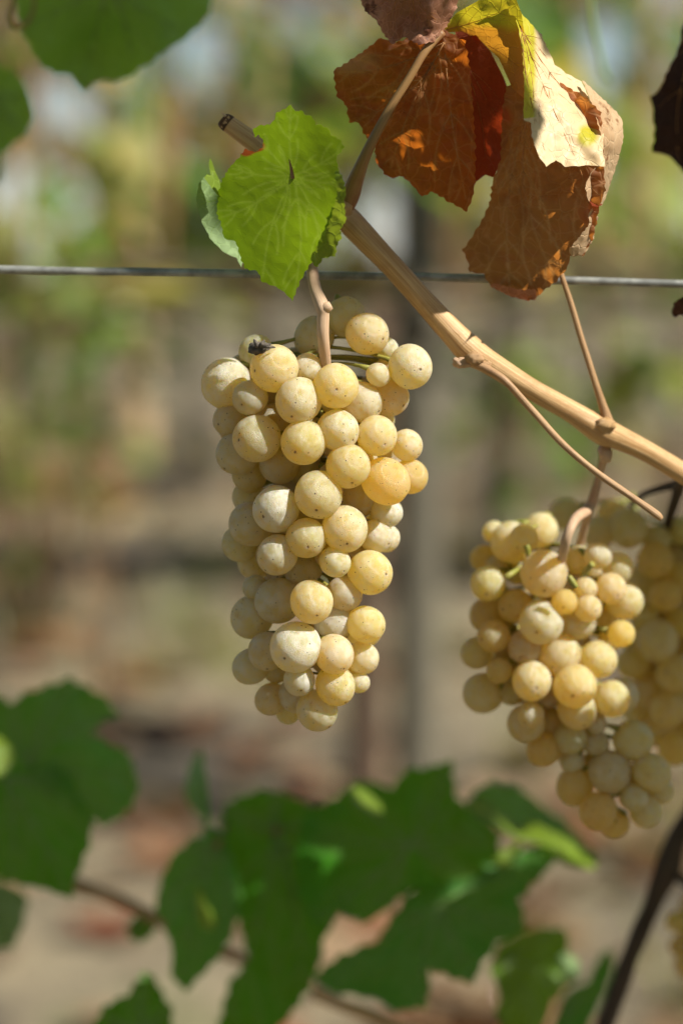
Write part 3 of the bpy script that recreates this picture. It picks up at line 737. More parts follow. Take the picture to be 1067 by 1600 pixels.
TINT = {'mix': [(0.85, 0.70, 0.31), (0.86, 0.71, 0.34), (0.84, 0.67, 0.28), (0.85, 0.68, 0.27), (0.82, 0.68, 0.33)], 'y': (0.86, 0.69, 0.22), 'o': (0.84, 0.63, 0.26), 'O': (0.80, 0.56, 0.26), 'w': (0.82, 0.73, 0.44), 'p': (0.84, 0.63, 0.32), 'in': (0.52, 0.38, 0.15)}  # inner backfill grapes get darker flesh, standing in for shade between grapes
A_, B_ = (300, 450), (320, 780); sA, sB = 2.6675, 2.964
def ga(x, y, r, k=None): return (A_[0] + x / sA, A_[1] + y / sA, r / sA, k)
def gb(x, y, r, k=None): return (B_[0] + x / sB, B_[1] + y / sB, r / sB, k)
c1 = [ga(600, 408, 97, 'y'), ga(343, 335, 99), ga(242, 457, 74, 'p'), ga(270, 627, 100), ga(445, 470, 98, 'y'), ga(465, 643, 96, 'y'), ga(527, 862, 101), gb(495, 475, 102, 'y'), gb(420, 685, 118, 'w'),
      ga(807, 805, 99, 'o'), ga(650, 742, 92, 'y'), ga(608, 592, 87), ga(350, 922, 99, 'w'), gb(648, 138, 109), gb(470, 180, 95), ga(770, 615, 85), ga(730, 192, 89, 'p'), ga(776, 362, 50, 'p'),
      gb(765, 340, 104, 'y'), gb(647, 437, 79, 'p'), gb(603, 290, 73, 'y'), gb(337, 258, 94), gb(600, 718, 92, 'p'), gb(605, 862, 90, 'y'), gb(745, 580, 88, 'y'), gb(600, 560, 95, 'w'), gb(437, 838, 72, 'w'),
      ga(908, 785, 73, 'O'), ga(705, 475, 86), ga(820, 450, 84, 'p'), (*ga(910, 328, 93, 'w'), -62), ga(145, 398, 104, 'w'), ga(480, 335, 62, 'p'), ga(895, 655, 66, 'p'), ga(775, 545, 66),
      gb(730, 735, 74, 'p'), gb(520, 978, 96, 'y'), gb(425, 905, 82, 'p'), gb(790, 172, 78, 'w'), ga(365, 730, 86), ga(480, 745, 88, 'y'), ga(810, 930, 66, 'w'), gb(340, 470, 106), gb(220, 545, 100), gb(290, 705, 88, 'p'),
      gb(215, 115, 105), ga(195, 685, 93), ga(160, 550, 72), gb(455, 330, 86), gb(838, 180, 66, 'w'), ga(690, 862, 92, 'y'), gb(215, 775, 86), gb(310, 925, 76, 'p'), ga(268, 262, 70), ga(810, 255, 50, 'w'),
      ga(510, 205, 86), ga(640, 120, 86), gb(165, 205, 86), gb(235, 290, 82), gb(235, 410, 58), gb(715, 850, 50, 'w'), gb(330, 790, 62), gb(385, 985, 58), ga(240, 780, 72), ga(240, 870, 74)]
ax1 = [(500, 525, 75), (560, 500, 150), (640, 500, 165), (740, 500, 160), (840, 490, 135), (930, 487, 125), (1010, 482, 112), (1070, 478, 85), (1125, 475, 50)]
st1 = (487, 415, 0.772)
t1, W1 = cluster('large sharp cluster of pale yellow green grapes hanging below the green leaf', 0.776, ax1, c1, [st1], TINT, 55, 3, 0.72)
sp = [(478, 318, 0.776, 9.5), (482, 370, 0.772, 8.6), (487, 415, 0.768, 8.6), (492, 450, 0.764, 9.5), (503, 478, 0.761, 11.2), (505, 492, 0.761, 10.3), (505, 525, 0.762, 9.5), (508, 560, 0.766, 9.0), (510, 600, 0.772, 7.7)]
tube_part('stalk', sp, M['stalk'], t1, 8, 14, 0.14, 4)
tube_part('stalk_knob', [(503, 482, 0.761, 9), (511, 480, 0.760, 9), (517, 477, 0.760, 6.5)], M['stalk'], t1, 4, 12, 0.15, 6)
# withered flower cap on the top left grape
t = t1; bud(405, 544, 0.757, 14, 'withered_cap', 'withered', (1.2, .9, .75), 12)
for k, (dx, dy) in enumerate([(-6, -12), (8, -11), (17, -4), (22, 2)]):
    tube_part('withered_tip', [(404 + dx * .3, 541, 0.754, 4), (404 + dx * .8, 541 + dy * .5, 0.753, 3), (404 + dx * 1.2, 541 + dy * 0.9, 0.754, .8)], M['withered'], t1, 3, 6, .3, k)

C_ = (680, 760); sC = 2.757
def gc(x, y, r, k=None): return (C_[0] + x / sC, C_[1] + y / sC, r / sC, k)
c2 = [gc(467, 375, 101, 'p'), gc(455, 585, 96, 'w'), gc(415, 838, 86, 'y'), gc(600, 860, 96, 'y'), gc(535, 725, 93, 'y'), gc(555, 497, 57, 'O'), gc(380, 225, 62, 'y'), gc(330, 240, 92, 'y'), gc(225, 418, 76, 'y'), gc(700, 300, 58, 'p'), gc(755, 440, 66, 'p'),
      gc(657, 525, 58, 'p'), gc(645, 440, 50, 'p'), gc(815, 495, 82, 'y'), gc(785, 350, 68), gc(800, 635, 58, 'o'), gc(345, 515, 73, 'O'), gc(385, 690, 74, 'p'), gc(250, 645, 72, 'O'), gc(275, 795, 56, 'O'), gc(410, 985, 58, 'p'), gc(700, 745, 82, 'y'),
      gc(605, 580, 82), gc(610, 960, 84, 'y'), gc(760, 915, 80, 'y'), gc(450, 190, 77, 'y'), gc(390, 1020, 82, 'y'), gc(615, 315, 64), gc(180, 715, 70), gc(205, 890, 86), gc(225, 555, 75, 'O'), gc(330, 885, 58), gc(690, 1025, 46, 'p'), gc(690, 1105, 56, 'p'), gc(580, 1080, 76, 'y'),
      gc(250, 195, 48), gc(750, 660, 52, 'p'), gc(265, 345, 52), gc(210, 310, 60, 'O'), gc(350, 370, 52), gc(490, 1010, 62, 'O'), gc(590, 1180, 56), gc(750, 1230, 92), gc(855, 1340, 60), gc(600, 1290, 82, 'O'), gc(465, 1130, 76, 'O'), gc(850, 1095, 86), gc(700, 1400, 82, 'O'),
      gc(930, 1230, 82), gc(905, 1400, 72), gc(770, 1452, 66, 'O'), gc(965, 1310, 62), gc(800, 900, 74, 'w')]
ax2 = [(815, 850, 90), (880, 860, 150), (960, 865, 150), (1040, 865, 140), (1110, 880, 125), (1180, 930, 110), (1240, 955, 100), (1310, 965, 60)]
t2, W2 = cluster('slightly blurred cluster of golden grapes hanging below the fork of the cane', 0.83, ax2, c2, [(944, 690, 0.80)], TINT, 45, 5, 0.7, bloom=0.36)  # lower bloom darkens the cluster, standing in for shade on its tail
tube_part('stalk', [(944, 682, 0.797, 7.8), (943, 712, 0.80, 7.8), (938, 735, 0.803, 6.6), (930, 765, 0.806, 7.4), (920, 793, 0.808, 8.6), (900, 810, 0.80, 7.8), (888, 832, 0.796, 7.4), (880, 858, 0.80, 7.4), (874, 890, 0.82, 6.2)], M['stalk'], t2, 8, 14, 0.12, 5)
tube_part('stalk_branch', [(922, 792, 0.808, 7.0), (915, 815, 0.816, 6.6), (908, 840, 0.822, 6.6), (900, 870, 0.83, 5.9)], M['stalk'], t2, 6, 12, 0.12, 6)
tube_part('stalk_knob', [(941, 700, 0.798, 9), (946, 708, 0.796, 11), (946, 718, 0.798, 9)], M['stalk'], t2, 4, 12, 0.2, 7)
for q in ([(826, 872, .812, 3.5), (824, 858, .811, 4.5), (822, 852, .811, 5)], [(808, 890, .808, 4), (796, 898, .805, 5), (790, 902, .805, 5.5)], [(908, 900, .812, 3.6), (918, 888, .808, 4.5), (925, 881, .806, 5.5)], [(888, 900, .80, 4), (893, 908, .80, 5), (900, 918, .80, 4)]):
    tube_part('pedicel', q, M['rachis'], t2, 4, 8, .1)

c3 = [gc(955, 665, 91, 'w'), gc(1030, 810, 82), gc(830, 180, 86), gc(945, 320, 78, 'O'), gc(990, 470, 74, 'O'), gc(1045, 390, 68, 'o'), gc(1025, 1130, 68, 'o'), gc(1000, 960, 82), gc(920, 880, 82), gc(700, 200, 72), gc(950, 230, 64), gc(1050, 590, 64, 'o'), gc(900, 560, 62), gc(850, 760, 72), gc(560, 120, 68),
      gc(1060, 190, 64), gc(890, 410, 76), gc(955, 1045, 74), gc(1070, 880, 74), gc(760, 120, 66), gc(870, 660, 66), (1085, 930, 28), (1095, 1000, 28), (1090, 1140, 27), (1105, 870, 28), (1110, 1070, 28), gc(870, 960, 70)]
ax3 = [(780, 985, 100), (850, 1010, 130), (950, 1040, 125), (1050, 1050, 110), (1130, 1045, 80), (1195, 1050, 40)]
t3, W3_ = cluster('dark shaded cluster of grapes half hidden at the right edge', 0.895, ax3, c3, [(1064, 752, 0.86)], TINT, 30, 8, 0.7, bloom=0.24)  # lower bloom darkens these grapes, standing in for deeper shade
tube_part('stalk', [(1092, 742, .815, 9), (1064, 752, .84, 10), (1056, 775, .86, 9), (1048, 800, .88, 8), (1035, 840, .895, 7)], M['darkwood'], t3, 6, 12, .15, 3)
tube_part('stalk_branch', [(1066, 755, .845, 7), (1035, 762, .86, 6), (1005, 772, .875, 5), (985, 790, .89, 4)], M['darkwood'], t3, 6, 10, .15, 4)

c4 = [(1056, 1440, 17, 'o'), (1078, 1450, 22, 'o'), (1062, 1478, 17, 'O'), (1072, 1508, 20, 'O'), (1085, 1420, 24, 'O'), (1100, 1475, 24), (1098, 1510, 22), (1090, 1540, 20)]
t4, _ = cluster('small orange tinted grapes peeking in at the lower right edge', 0.98, [(1390, 1085, 20), (1440, 1082, 42), (1500, 1085, 40), (1560, 1088, 20)], c4, [(1090, 1380, 0.98)], TINT, 3, 9, 0.7)
tube_part('stalk', [(1130, 1290, .98, 6), (1105, 1340, .98, 6), (1090, 1385, .98, 5), (1086, 1430, .98, 4)], M['darkwood'], t4, 6, 10, .1, 4)

# ------------------------------------------------------------------ the small green leaf and the pale one behind it
L1 = lambda pts: crop((280, 120), 2.54, pts)
LEAFGRP = 'leaves of the vine'
DG = 0.753
lf = thing('vine_leaf', 'small sharp bright green leaf with red spot, covering the cane', 'leaf', P(455, 268, DG), LEAFGRP)
go = L1([(358, 188), (372, 180), (390, 140), (420, 125), (445, 112), (462, 138), (482, 132), (500, 150), (528, 158), (542, 188), (585, 200), (605, 232), (640, 250), (655, 282), (622, 318), (632, 365), (636, 400), (630, 480), (590, 590), (548, 690), (520, 745), (500, 775), (480, 812), (462, 856), (450, 890), (430, 868), (400, 842), (370, 828), (330, 815), (312, 772), (262, 762), (242, 712), (226, 655), (178, 640), (166, 580), (150, 545), (155, 460), (170, 410), (200, 360), (240, 318), (262, 285), (300, 300), (330, 280), (336, 258), (318, 232), (298, 240), (295, 202), (330, 192)])
gctrl = [(455, 268, -3.5), (455, 180, -9), (520, 215, -15), (540, 255, -17), (525, 330, -13), (500, 400, -3), (455, 465, 8), (400, 430, 12), (350, 360, 16), (345, 300, 14), (385, 240, 5), (450, 340, -0.5), (400, 300, 6), (490, 290, -9)]
gt = L1([(445, 116), (650, 285), (622, 420), (452, 880), (330, 810), (160, 560), (205, 360), (300, 215), (560, 660)])
gv_ = auto_veins(L1([(452, 392)])[0], gt, go, random.Random(4), 1.5, 3, 0.07)
b, fg = patch('blade', go, gctrl, DG, M['green'], lf, 2.6, 2.6, 11, gv_, None, 0.0, 0.2, 0.03, attr=lambda x, y: 1.15 * math.exp(-(((x - 403) / 14) ** 2 + ((y - 229) / 9) ** 2)) + .9 * math.exp(-(((x - 385) / 12) ** 2 + ((y - 238) / 8) ** 2)), seed=2, vwidth=1.5)
fo_ = L1([(618, 372), (632, 366), (650, 400), (662, 450), (655, 500), (662, 570), (640, 605), (645, 640), (628, 665), (620, 712), (570, 722), (550, 755), (534, 748), (520, 720), (548, 668), (588, 575), (626, 475)])
patch('folded_edge', fo_, [(528, 265, -16.0), (533, 310, -16), (513, 352, -9.5), (494, 400, -4.5), (541, 300, -17.5), (538, 345, -14), (526, 385, -8.5), (498, 415, -4.5)], DG, M['sunlit_lime'], lf, 4, 2.5, 10, None, None, 0, 1.2, 0.05, seed=8)  # brighter material than the blade stands in for sun on this edge
def on_leaf(q, off): return (q[0], q[1], DG + float(fg([q])[0]) / 1000 - off)
sc_ = L1([(452, 404), (447, 378), (441, 350), (436, 328)])
tube_part('stalk_scar', [(*on_leaf(q, o_), r_) for q, o_, r_ in zip(sc_, (.0002, .0004, .0005, .0003), (3.4, 3.0, 1.8, .5))], M['petiole'], lf, 4, 8, .25, 2)
pl = thing('vine_leaf', 'pale underside of a small leaf curling out left of the bright green leaf', 'leaf', P(345, 330, 0.772), LEAFGRP)
po = L1([(160, 470), (128, 420), (100, 398), (78, 425), (68, 480), (80, 540), (95, 590), (130, 650), (180, 698), (228, 720), (246, 756), (262, 720), (280, 640), (270, 540), (220, 480)])
patch('blade', po, [(310, 300, 0), (345, 330, 6), (320, 360, 3), (372, 405, 4), (390, 350, 10), (330, 290, 3)], 0.772, M['pale'], pl, 5, 1.6, 10, auto_veins((385, 320), [(312, 320), (325, 370), (372, 408), (325, 285)], po, random.Random(2), 1.6, 3), M['vein_g'], 0.3, .8, .04, seed=5)
patch('curled_tip', L1([(100, 400), (112, 385), (126, 392), (118, 345), (124, 322), (134, 345), (142, 372), (166, 420), (185, 460), (160, 478), (128, 440)]), [(320, 275, -2), (330, 250, 1), (350, 300, 3), (335, 300, -3)], 0.768, M['sunlit_lime'], pl, 4, 0, 10, None, None, 0, .4, .05, seed=6)
tube_part('petiole', [(384, 322, .776, 3.2), (400, 312, .775, 3.2), (430, 300, .776, 3.4), (470, 290, .776, 4)], M['petiole'], pl, 6, 8, .1, 2)

# ------------------------------------------------------------------ the dry folded leaf
L4 = lambda pts: crop((500, 0), 1.882, pts)
DB = 0.763
dl = thing('vine_leaf', 'big drooping brown autumn leaf folded over with a sunlit cream and yellow flap', 'leaf', P(690, 50, DB), LEAFGRP)
left = L4([(38, 208), (75, 186), (128, 150), (180, 110), (215, 128), (290, 100), (370, 90), (425, 120), (440, 200), (448, 300), (456, 420), (456, 520), (448, 580), (432, 622), (390, 600), (330, 563), (300, 578), (270, 543), (245, 520), (200, 522), (165, 480), (160, 430), (130, 395), (115, 360), (85, 360), (78, 310), (50, 282)])
lc = [(520, 111, 4), (550, 75, -2), (600, 60, 4), (690, 50, -2), (660, 150, 0), (735, 120, -8), (742, 276, -4), (730, 330, 1), (640, 270, 10), (560, 190, 11), (600, 150, 7), (700, 220, -2)]
lv = auto_veins((694, 66), [(524, 114), (550, 190), (608, 268), (729, 318)], left, random.Random(3), 2.0, 4, .14)
patch('left_lobe', left, lc, DB, M['brown'], dl, 3, 3, 13, lv, M['vein_b'], -0.35, 3.0, .024, seed=3, vwidth=1.7, attr=lambda x, y: 0.75 * math.exp(-(((x - 545) / 60) ** 2 + ((y - 95) / 28) ** 2)))  # paler top left corner is a sunlit patch put into the colour
red = L4([(395, 80), (440, 85), (500, 150), (540, 230), (572, 320), (560, 440), (525, 490), (510, 522), (485, 514), (458, 535), (440, 580), (425, 400), (410, 200)])
patch('inner_fold', red, [(712, 50, 10), (770, 130, 16), (795, 180, 12), (780, 260, 14), (735, 300, 16), (725, 150, 16), (755, 200, 22)], DB, M['red'], dl, 6, 0, 12, auto_veins((700, 50), [(760, 270), (785, 200)], red, random.Random(8), 1.8, 2), M['vein_b'], 0.6, 1.5, .03, seed=4)
right = L4([(535, 330), (545, 260), (590, 220), (640, 215), (700, 240), (770, 280), (825, 330), (832, 480), (838, 560), (822, 600), (812, 650), (802, 700), (772, 752), (735, 752), (725, 790), (690, 830), (655, 855), (635, 878), (612, 884), (560, 868), (500, 842), (480, 805), (440, 800), (432, 762), (418, 738), (450, 690), (480, 640), (500, 590), (505, 540), (530, 470)])
rc = [(790, 175, 8), (850, 130, 0), (930, 180, -6), (935, 290, -6), (925, 370, 1), (890, 410, 8), (824, 468, 20), (728, 395, 20), (770, 300, 13), (830, 300, 5), (870, 220, -1), (840, 400, 11)]
rv = auto_veins((825, 170), [(728, 398), (797, 462), (868, 436), (918, 376)], right, random.Random(6), 2.0, 4, .16)
patch('right_lobe', right, rc, DB, M['tan'], dl, 3, 3, 15, rv, M['vein_b'], -0.35, 3.2, .024, seed=9, vwidth=1.7)
arch = L4([(350, 98), (372, 70), (400, 38), (450, 10), (500, -20), (565, -30), (592, 40), (602, 120), (604, 200), (612, 300), (566, 262), (525, 172), (475, 122), (420, 92)])
patch('inner_arch', arch, [(691, 50, 3), (740, 5, -3), (800, -10, -6), (815, 60, -8), (822, 150, -6), (780, 95, 8), (730, 48, 8), (790, 40, -2)], DB, M['arch'], dl, 6, 0, 12, auto_veins((692, 48), [(800, 10), (815, 110)], arch, random.Random(5), 2, 4), M['vein_b'], 0.5, 1.4, .03, attr=lambda x, y: 1.1 - (y - 10) / 55, seed=10)
flap = L4([(520, -30), (600, -20), (560, 20), (590, 62), (650, 102), (690, 190), (722, 215), (768, 240), (790, 290), (832, 310), (834, 380), (830, 440), (838, 490), (790, 486), (720, 490), (692, 470), (665, 490), (640, 455), (622, 400), (620, 362), (597, 352), (600, 250), (594, 150), (586, 75), (556, 20)])
flap = L4([(540, -35), (560, -10), (592, 40), (650, 102), (690, 190), (722, 215), (768, 240), (790, 290), (832, 310), (834, 380), (830, 440), (838, 490), (790, 486), (720, 490), (692, 470), (665, 490), (640, 455), (622, 400), (620, 362), (597, 352), (600, 250), (594, 150), (580, 70)])
fc = [(790, -10, 0), (815, 60, -11), (845, 55, 0), (820, 180, -17), (870, 110, 2), (830, 220, -21), (852, 258, -21), (900, 258, -13), (925, 180, 0), (942, 220, -8), (880, 180, -10)]
patch('sunlit_flap', flap, fc, DB, M['flap'], dl, 5, 1.5, 14, auto_veins((812, 40), [(835, 205), (855, 250), (900, 250), (935, 190)], flap, random.Random(7), 1.8, 3), M['vein_b'], 0.5, 2.0, .028, seed=11,
      attr=lambda x, y: 1.1 * math.exp(-(((x - 818) / 20) ** 2)) * (1 if y < 185 else .2) + 0.9 * math.exp(-(((x - 918) / 22) ** 2 + ((y - 212) / 24) ** 2)))
roll = L4([(770, 235), (800, 262), (832, 292), (870, 328), (888, 352), (892, 402), (878, 465), (858, 525), (838, 585), (828, 606), (800, 604), (786, 586), (778, 545), (800, 500), (828, 480), (826, 400), (800, 310)])
patch('rolled_edge', roll, [(909, 125, 2), (941, 154, 3), (972, 200, 8), (957, 276, 7), (936, 320, 6), (918, 312, -4), (940, 240, -6), (925, 165, -4), (950, 220, -4)], DB, M['roll'], dl, 5, 1.5, 9, None, None, 0, 2.0, .04, seed=12)
patch('rolled_tip', L4([(786, 582), (806, 588), (830, 600), (818, 608), (800, 606)]), [(918, 312, -3), (930, 316, 2), (941, 320, 6)], DB, M['red'], dl, 3, 0, 9, None, None, 0, .3, .05, seed=13)
patch('frayed_edge', L4([(738, 752), (730, 735), (758, 700), (790, 660), (788, 628), (800, 612), (818, 640), (808, 662), (804, 700), (776, 752)]), [(890, 400, 3), (905, 360, -4), (920, 330, -4), (930, 345, 2), (925, 375, 4), (912, 400, 6)], DB - .001, M['roll'], dl, 4, 2, 9, None, None, 0, 1.6, .06, seed=14)
patch('frayed_tip', L4([(498, 842), (512, 832), (560, 846), (600, 852), (634, 850), (636, 876), (612, 885), (560, 872)]), [(765, 448, 19), (800, 450, 17), (836, 455, 16), (824, 470, 21), (790, 464, 21)], DB - .001, M['pink'], dl, 4, 2, 8, None, None, 0, 1.2, .06, seed=15)
tube_part('petiole', [(538, 330, DC - .001, 12), (548, 305, DC - .004, 14), (556, 280, DC - .008, 12.5), (570, 245, DC - .014, 9), (590, 205, DC - .017, 7.5), (612, 165, DC - .018, 7), (640, 120, DC - .019, 6.5), (664, 80, DC - .019, 6.5), (690, 50, DB - .004, 7)], M['petiole'], dl, 8, 14, .06, 4)
cr = thing('vine_leaf', 'crumpled pinkish brown dry leaf poking in at the top edge', 'leaf', P(640, -20, 0.742), LEAFGRP)
cro = L4([(120, -60), (118, 0), (132, 32), (165, 60), (188, 102), (212, 130), (248, 108), (290, 132), (335, 122), (372, 78), (402, 22), (410, -60)])
patch('blade', cro, [(564, -20, 0), (588, 40, -3), (612, 66, 4), (640, 20, 6), (655, 68, 0), (690, 45, 6), (700, -20, 2), (640, -25, -4), (670, 15, -4)], 0.753, M['pink'], cr, 4, 2.5, 9, auto_veins((640, -30), [(575, 20), (610, 62), (655, 66), (695, 40)], cro, random.Random(11), 2, 3), M['vein_b'], .6, 2.6, .035, seed=16)

# dark leaf at the right edge and the curled bit below it
dko = [(1090, -20), (1066, 40), (1058, 80), (1042, 110), (1030, 140), (1015, 152), (1020, 180), (1022, 210), (1018, 238), (1035, 240), (1052, 250), (1066, 268), (1100, 290), (1170, 260), (1210, 150), (1170, 20)]
db = thing('vine_leaf', 'tiny curled dark brown leaf scrap at the right edge below the wire', 'leaf', P(1064, 480, 0.80), LEAFGRP)
patch('blade', [(1048, 488), (1052, 474), (1062, 466), (1080, 462), (1095, 480), (1080, 498), (1064, 492), (1052, 496)], [(1048, 486, 3), (1065, 468, -3), (1066, 490, 2), (1090, 480, 0)], 0.80, M['darkleaf'], db, 4, 2, 8, None, None, 0, 2.0, .06, seed=18)

# ------------------------------------------------------------------ soft leaves below and at the upper left
def soft_leaf(label, outline, ctrl, d, mat, att, tips, seed, teeth=11, petiole=None, vein='vein_d'):
    t = thing('vine_leaf', label, 'leaf', P(att[0], att[1], d), LEAFGRP)
    rng = random.Random(seed)
    patch('blade', outline, ctrl, d, M[mat], t, 8, teeth, 30, auto_veins(att, tips, outline, rng, 4.2, 4, .08), M[vein], 1.6, 4.0, .012, seed=seed, vwidth=6)
    if petiole: tube_part('petiole', petiole, M['petiole'], t, 6, 10, .08, seed)
    return t
K7 = lambda pts: crop((0, 1040), 1.976, pts)
K8 = lambda pts: crop((480, 1140), 1.8177, pts)
DL = 1.03
soft_leaf('dark green lobed leaf at the left edge, upper one of the left group', K7([(-60, 60), (0, 90), (30, 115), (90, 80), (150, 60), (205, 42), (260, 58), (320, 95), (372, 150), (300, 185), (285, 215), (340, 240), (395, 268), (425, 330), (424, 400), (405, 440), (365, 478), (320, 495), (280, 470), (200, 400), (100, 380), (-60, 330)]),
          [(0, 1090, 10), (110, 1065, 20), (180, 1120, 14), (100, 1150, -6), (210, 1220, 6), (180, 1280, -10), (60, 1210, -8), (-30, 1190, 0)], DL + .01, 'deep3', (40, 1190), [(20, 1100), (105, 1066), (184, 1118), (212, 1215), (180, 1280)], 1, 7, [(40, 1190, 1.04, 5), (10, 1215, 1.05, 5), (-40, 1245, 1.06, 6)])
soft_leaf('darkest green leaf at the left edge, lower one of the left group', K7([(-60, 330), (0, 350), (80, 320), (150, 300), (205, 320), (242, 400), (288, 480), (278, 560), (240, 640), (218, 722), (170, 700), (130, 688), (60, 675), (-60, 640)]),
          [(-20, 1215, 0), (100, 1190, 8), (145, 1290, 6), (110, 1400, -14), (30, 1380, -16), (50, 1280, -6)], DL - .01, 'deep', (10, 1215), [(100, 1200), (144, 1290), (110, 1400), (20, 1375)], 2, 5)
soft_leaf('bright yellow green leaf at the left edge behind the dark pair', K7([(-50, 210), (0, 215), (22, 235), (44, 265), (40, 305), (15, 335), (-50, 350)]), [(-20, 1150, 0), (20, 1180, 4), (0, 1210, -4), (-20, 1200, -6)], DL - .05, 'sunlit_lime', (-20, 1180), [(20, 1172), (5, 1208)], 3, 2)
soft_leaf('soft grey green leaf at the left edge, lowest of the left group', K7([(-60, 640), (0, 665), (60, 690), (90, 720), (75, 790), (45, 870), (0, 880), (-60, 870)]), [(0, 1374, 6), (45, 1410, 8), (20, 1480, -6), (-20, 1470, -8)], DL + .06, 'pale', (-20, 1390), [(40, 1410), (18, 1478)], 4, 4)
soft_leaf('narrow upright green leaf standing edge on left of centre', K7([(575, 420), (572, 370), (590, 300), (612, 262), (628, 275), (636, 340), (645, 400), (648, 450), (640, 520), (655, 560), (630, 545), (625, 470), (600, 450)]), [(310, 1172, 10), (292, 1235, 14), (325, 1260, -10), (322, 1310, -14), (310, 1240, -2)], DL, 'deep2', (318, 1262), [(310, 1180), (296, 1245)], 5, 2)
soft_leaf('tall green leaf left of centre with a bright lit sliver', K7([(560, 560), (600, 530), (650, 508), (695, 515), (722, 600), (745, 680), (742, 760), (720, 820), (690, 880), (640, 940), (570, 1008), (545, 980), (525, 935), (535, 880), (515, 830), (508, 790), (480, 755), (485, 700), (500, 660), (520, 600)]),
          [(300, 1310, 8), (350, 1300, 6), (372, 1420, -4), (325, 1515, -12), (280, 1540, -10), (255, 1425, 0), (315, 1420, -10)], DL, 'deep3', (340, 1320), [(285, 1330), (252, 1420), (285, 1535), (350, 1470)], 6, 5, [(340, 1320, 1.03, 5), (352, 1290, 1.05, 5), (372, 1262, 1.07, 5)])
soft_leaf('broad dark green leaf reaching the bottom edge at the centre', K7([(685, 470), (700, 425), (745, 400), (800, 385), (865, 390), (930, 415), (985, 445), (1015, 500), (1022, 600), (1045, 720), (1030, 790), (1000, 850), (985, 930), (955, 1000), (920, 1050), (850, 1130), (670, 1130), (690, 1040), (705, 985), (768, 905), (750, 830), (740, 790), (715, 700), (690, 600), (678, 530)]),
          [(350, 1260, 10), (435, 1237, 16), (500, 1270, 10), (526, 1404, 0), (486, 1540, -12), (400, 1600, -18), (350, 1580, -14), (390, 1480, -8), (355, 1340, 0), (440, 1380, -10)], DL + .015, 'deep', (430, 1300), [(355, 1262), (437, 1238), (515, 1270), (524, 1404), (470, 1565), (350, 1595)], 7, 6, [(430, 1300, 1.045, 5), (455, 1275, 1.07, 5), (500, 1245, 1.09, 5)])
soft_leaf('broad green leaf at the centre with pointed top lobes', K8([(-10, 240), (30, 215), (72, 200), (115, 165), (150, 140), (200, 155), (245, 165), (262, 135), (285, 110), (340, 108), (412, 86), (415, 140), (424, 195), (455, 215), (485, 235), (520, 265), (545, 305), (548, 360), (535, 420), (480, 442), (400, 440), (285, 462), (245, 490), (210, 525), (150, 552), (120, 530), (98, 520), (60, 550), (20, 562), (-20, 480), (-30, 340)]),
          [(480, 1270, 4), (560, 1230, 14), (700, 1190, 18), (740, 1260, 10), (778, 1340, 4), (740, 1380, -8), (600, 1425, -14), (560, 1440, -16), (490, 1445, -14), (600, 1310, -6), (680, 1300, -2)], DL, 'deep', (640, 1320), [(490, 1300), (555, 1232), (700, 1195), (770, 1310), (740, 1380), (570, 1440), (495, 1440)], 8, 6)
soft_leaf('wide dark green leaf below the pointed top one', K8([(285, 465), (380, 438), (460, 430), (560, 375), (640, 330), (700, 328), (705, 360), (682, 400), (640, 440), (602, 480), (610, 520), (622, 560), (585, 590), (540, 605), (500, 660), (470, 722), (435, 715), (400, 700), (350, 680), (345, 740), (340, 792), (295, 795), (250, 802), (215, 775), (180, 760), (120, 755), (60, 742), (15, 705), (50, 670), (80, 648), (140, 620), (200, 598), (240, 530)]),
          [(640, 1398, 6), (740, 1370, 4), (860, 1322, 10), (850, 1370, 0), (815, 1440, -4), (740, 1535, -18), (670, 1570, -22), (600, 1575, -18), (500, 1530, -8), (590, 1460, 0), (700, 1440, -10)], DL - .012, 'deep2', (690, 1410), [(860, 1325), (818, 1446), (740, 1530), (660, 1572), (500, 1530)], 9, 6)
soft_leaf('yellowish dark green leaf low right of centre', K8([(525, 640), (560, 600), (640, 568), (722, 558), (742, 600), (740, 660), (748, 720), (700, 770), (690, 800), (660, 860), (560, 860), (535, 800), (545, 740), (520, 690)]),
          [(775, 1490, 4), (870, 1445, 8), (885, 1530, 2), (850, 1600, -10), (790, 1600, -10), (820, 1530, -8)], DL + .03, 'deep4', (790, 1490), [(872, 1450), (884, 1535), (840, 1600), (790, 1600)], 10, 5)
soft_leaf('blue green leaf tucked at the bottom beside the dark cane', K8([(690, 860), (705, 800), (740, 740), (790, 720), (805, 690), (830, 640), (862, 620), (870, 680), (850, 740), (820, 800), (790, 870)]), [(860, 1590, 0), (930, 1490, 12), (950, 1520, 6), (900, 1600, -8)], DL + .07, 'deep2', (880, 1600), [(940, 1490), (900, 1540)], 11, 4)
soft_leaf('pale lit leaf tip low at the right beside the yellowish leaf', K8([(705, 650), (735, 632), (770, 655), (775, 700), (765, 720), (730, 690)]), [(870, 1500, 0), (900, 1500, 6), (895, 1535, -3)], DL + .02, 'pale', (870, 1495), [(900, 1530)], 12, 1)
soft_leaf('green leaf at the right with a long sunlit folded edge', K8([(455, 200), (490, 165), (520, 150), (570, 158), (610, 170), (660, 210), (720, 255), (770, 300), (822, 360), (800, 375), (740, 350), (680, 330), (600, 310), (540, 280), (490, 240)]), [(735, 1250, 6), (790, 1225, 20), (850, 1265, 22), (930, 1342, 10), (830, 1310, 2), (780, 1290, 0)], DL + .02, 'deep3', (930, 1342), [(740, 1248), (765, 1228), (820, 1245)], 13, 4)
t = thing('vine_leaf', 'sunlit folded edge of the right leaf, added as a brighter yellow green strip', 'leaf', P(930, 1345, DL), LEAFGRP)
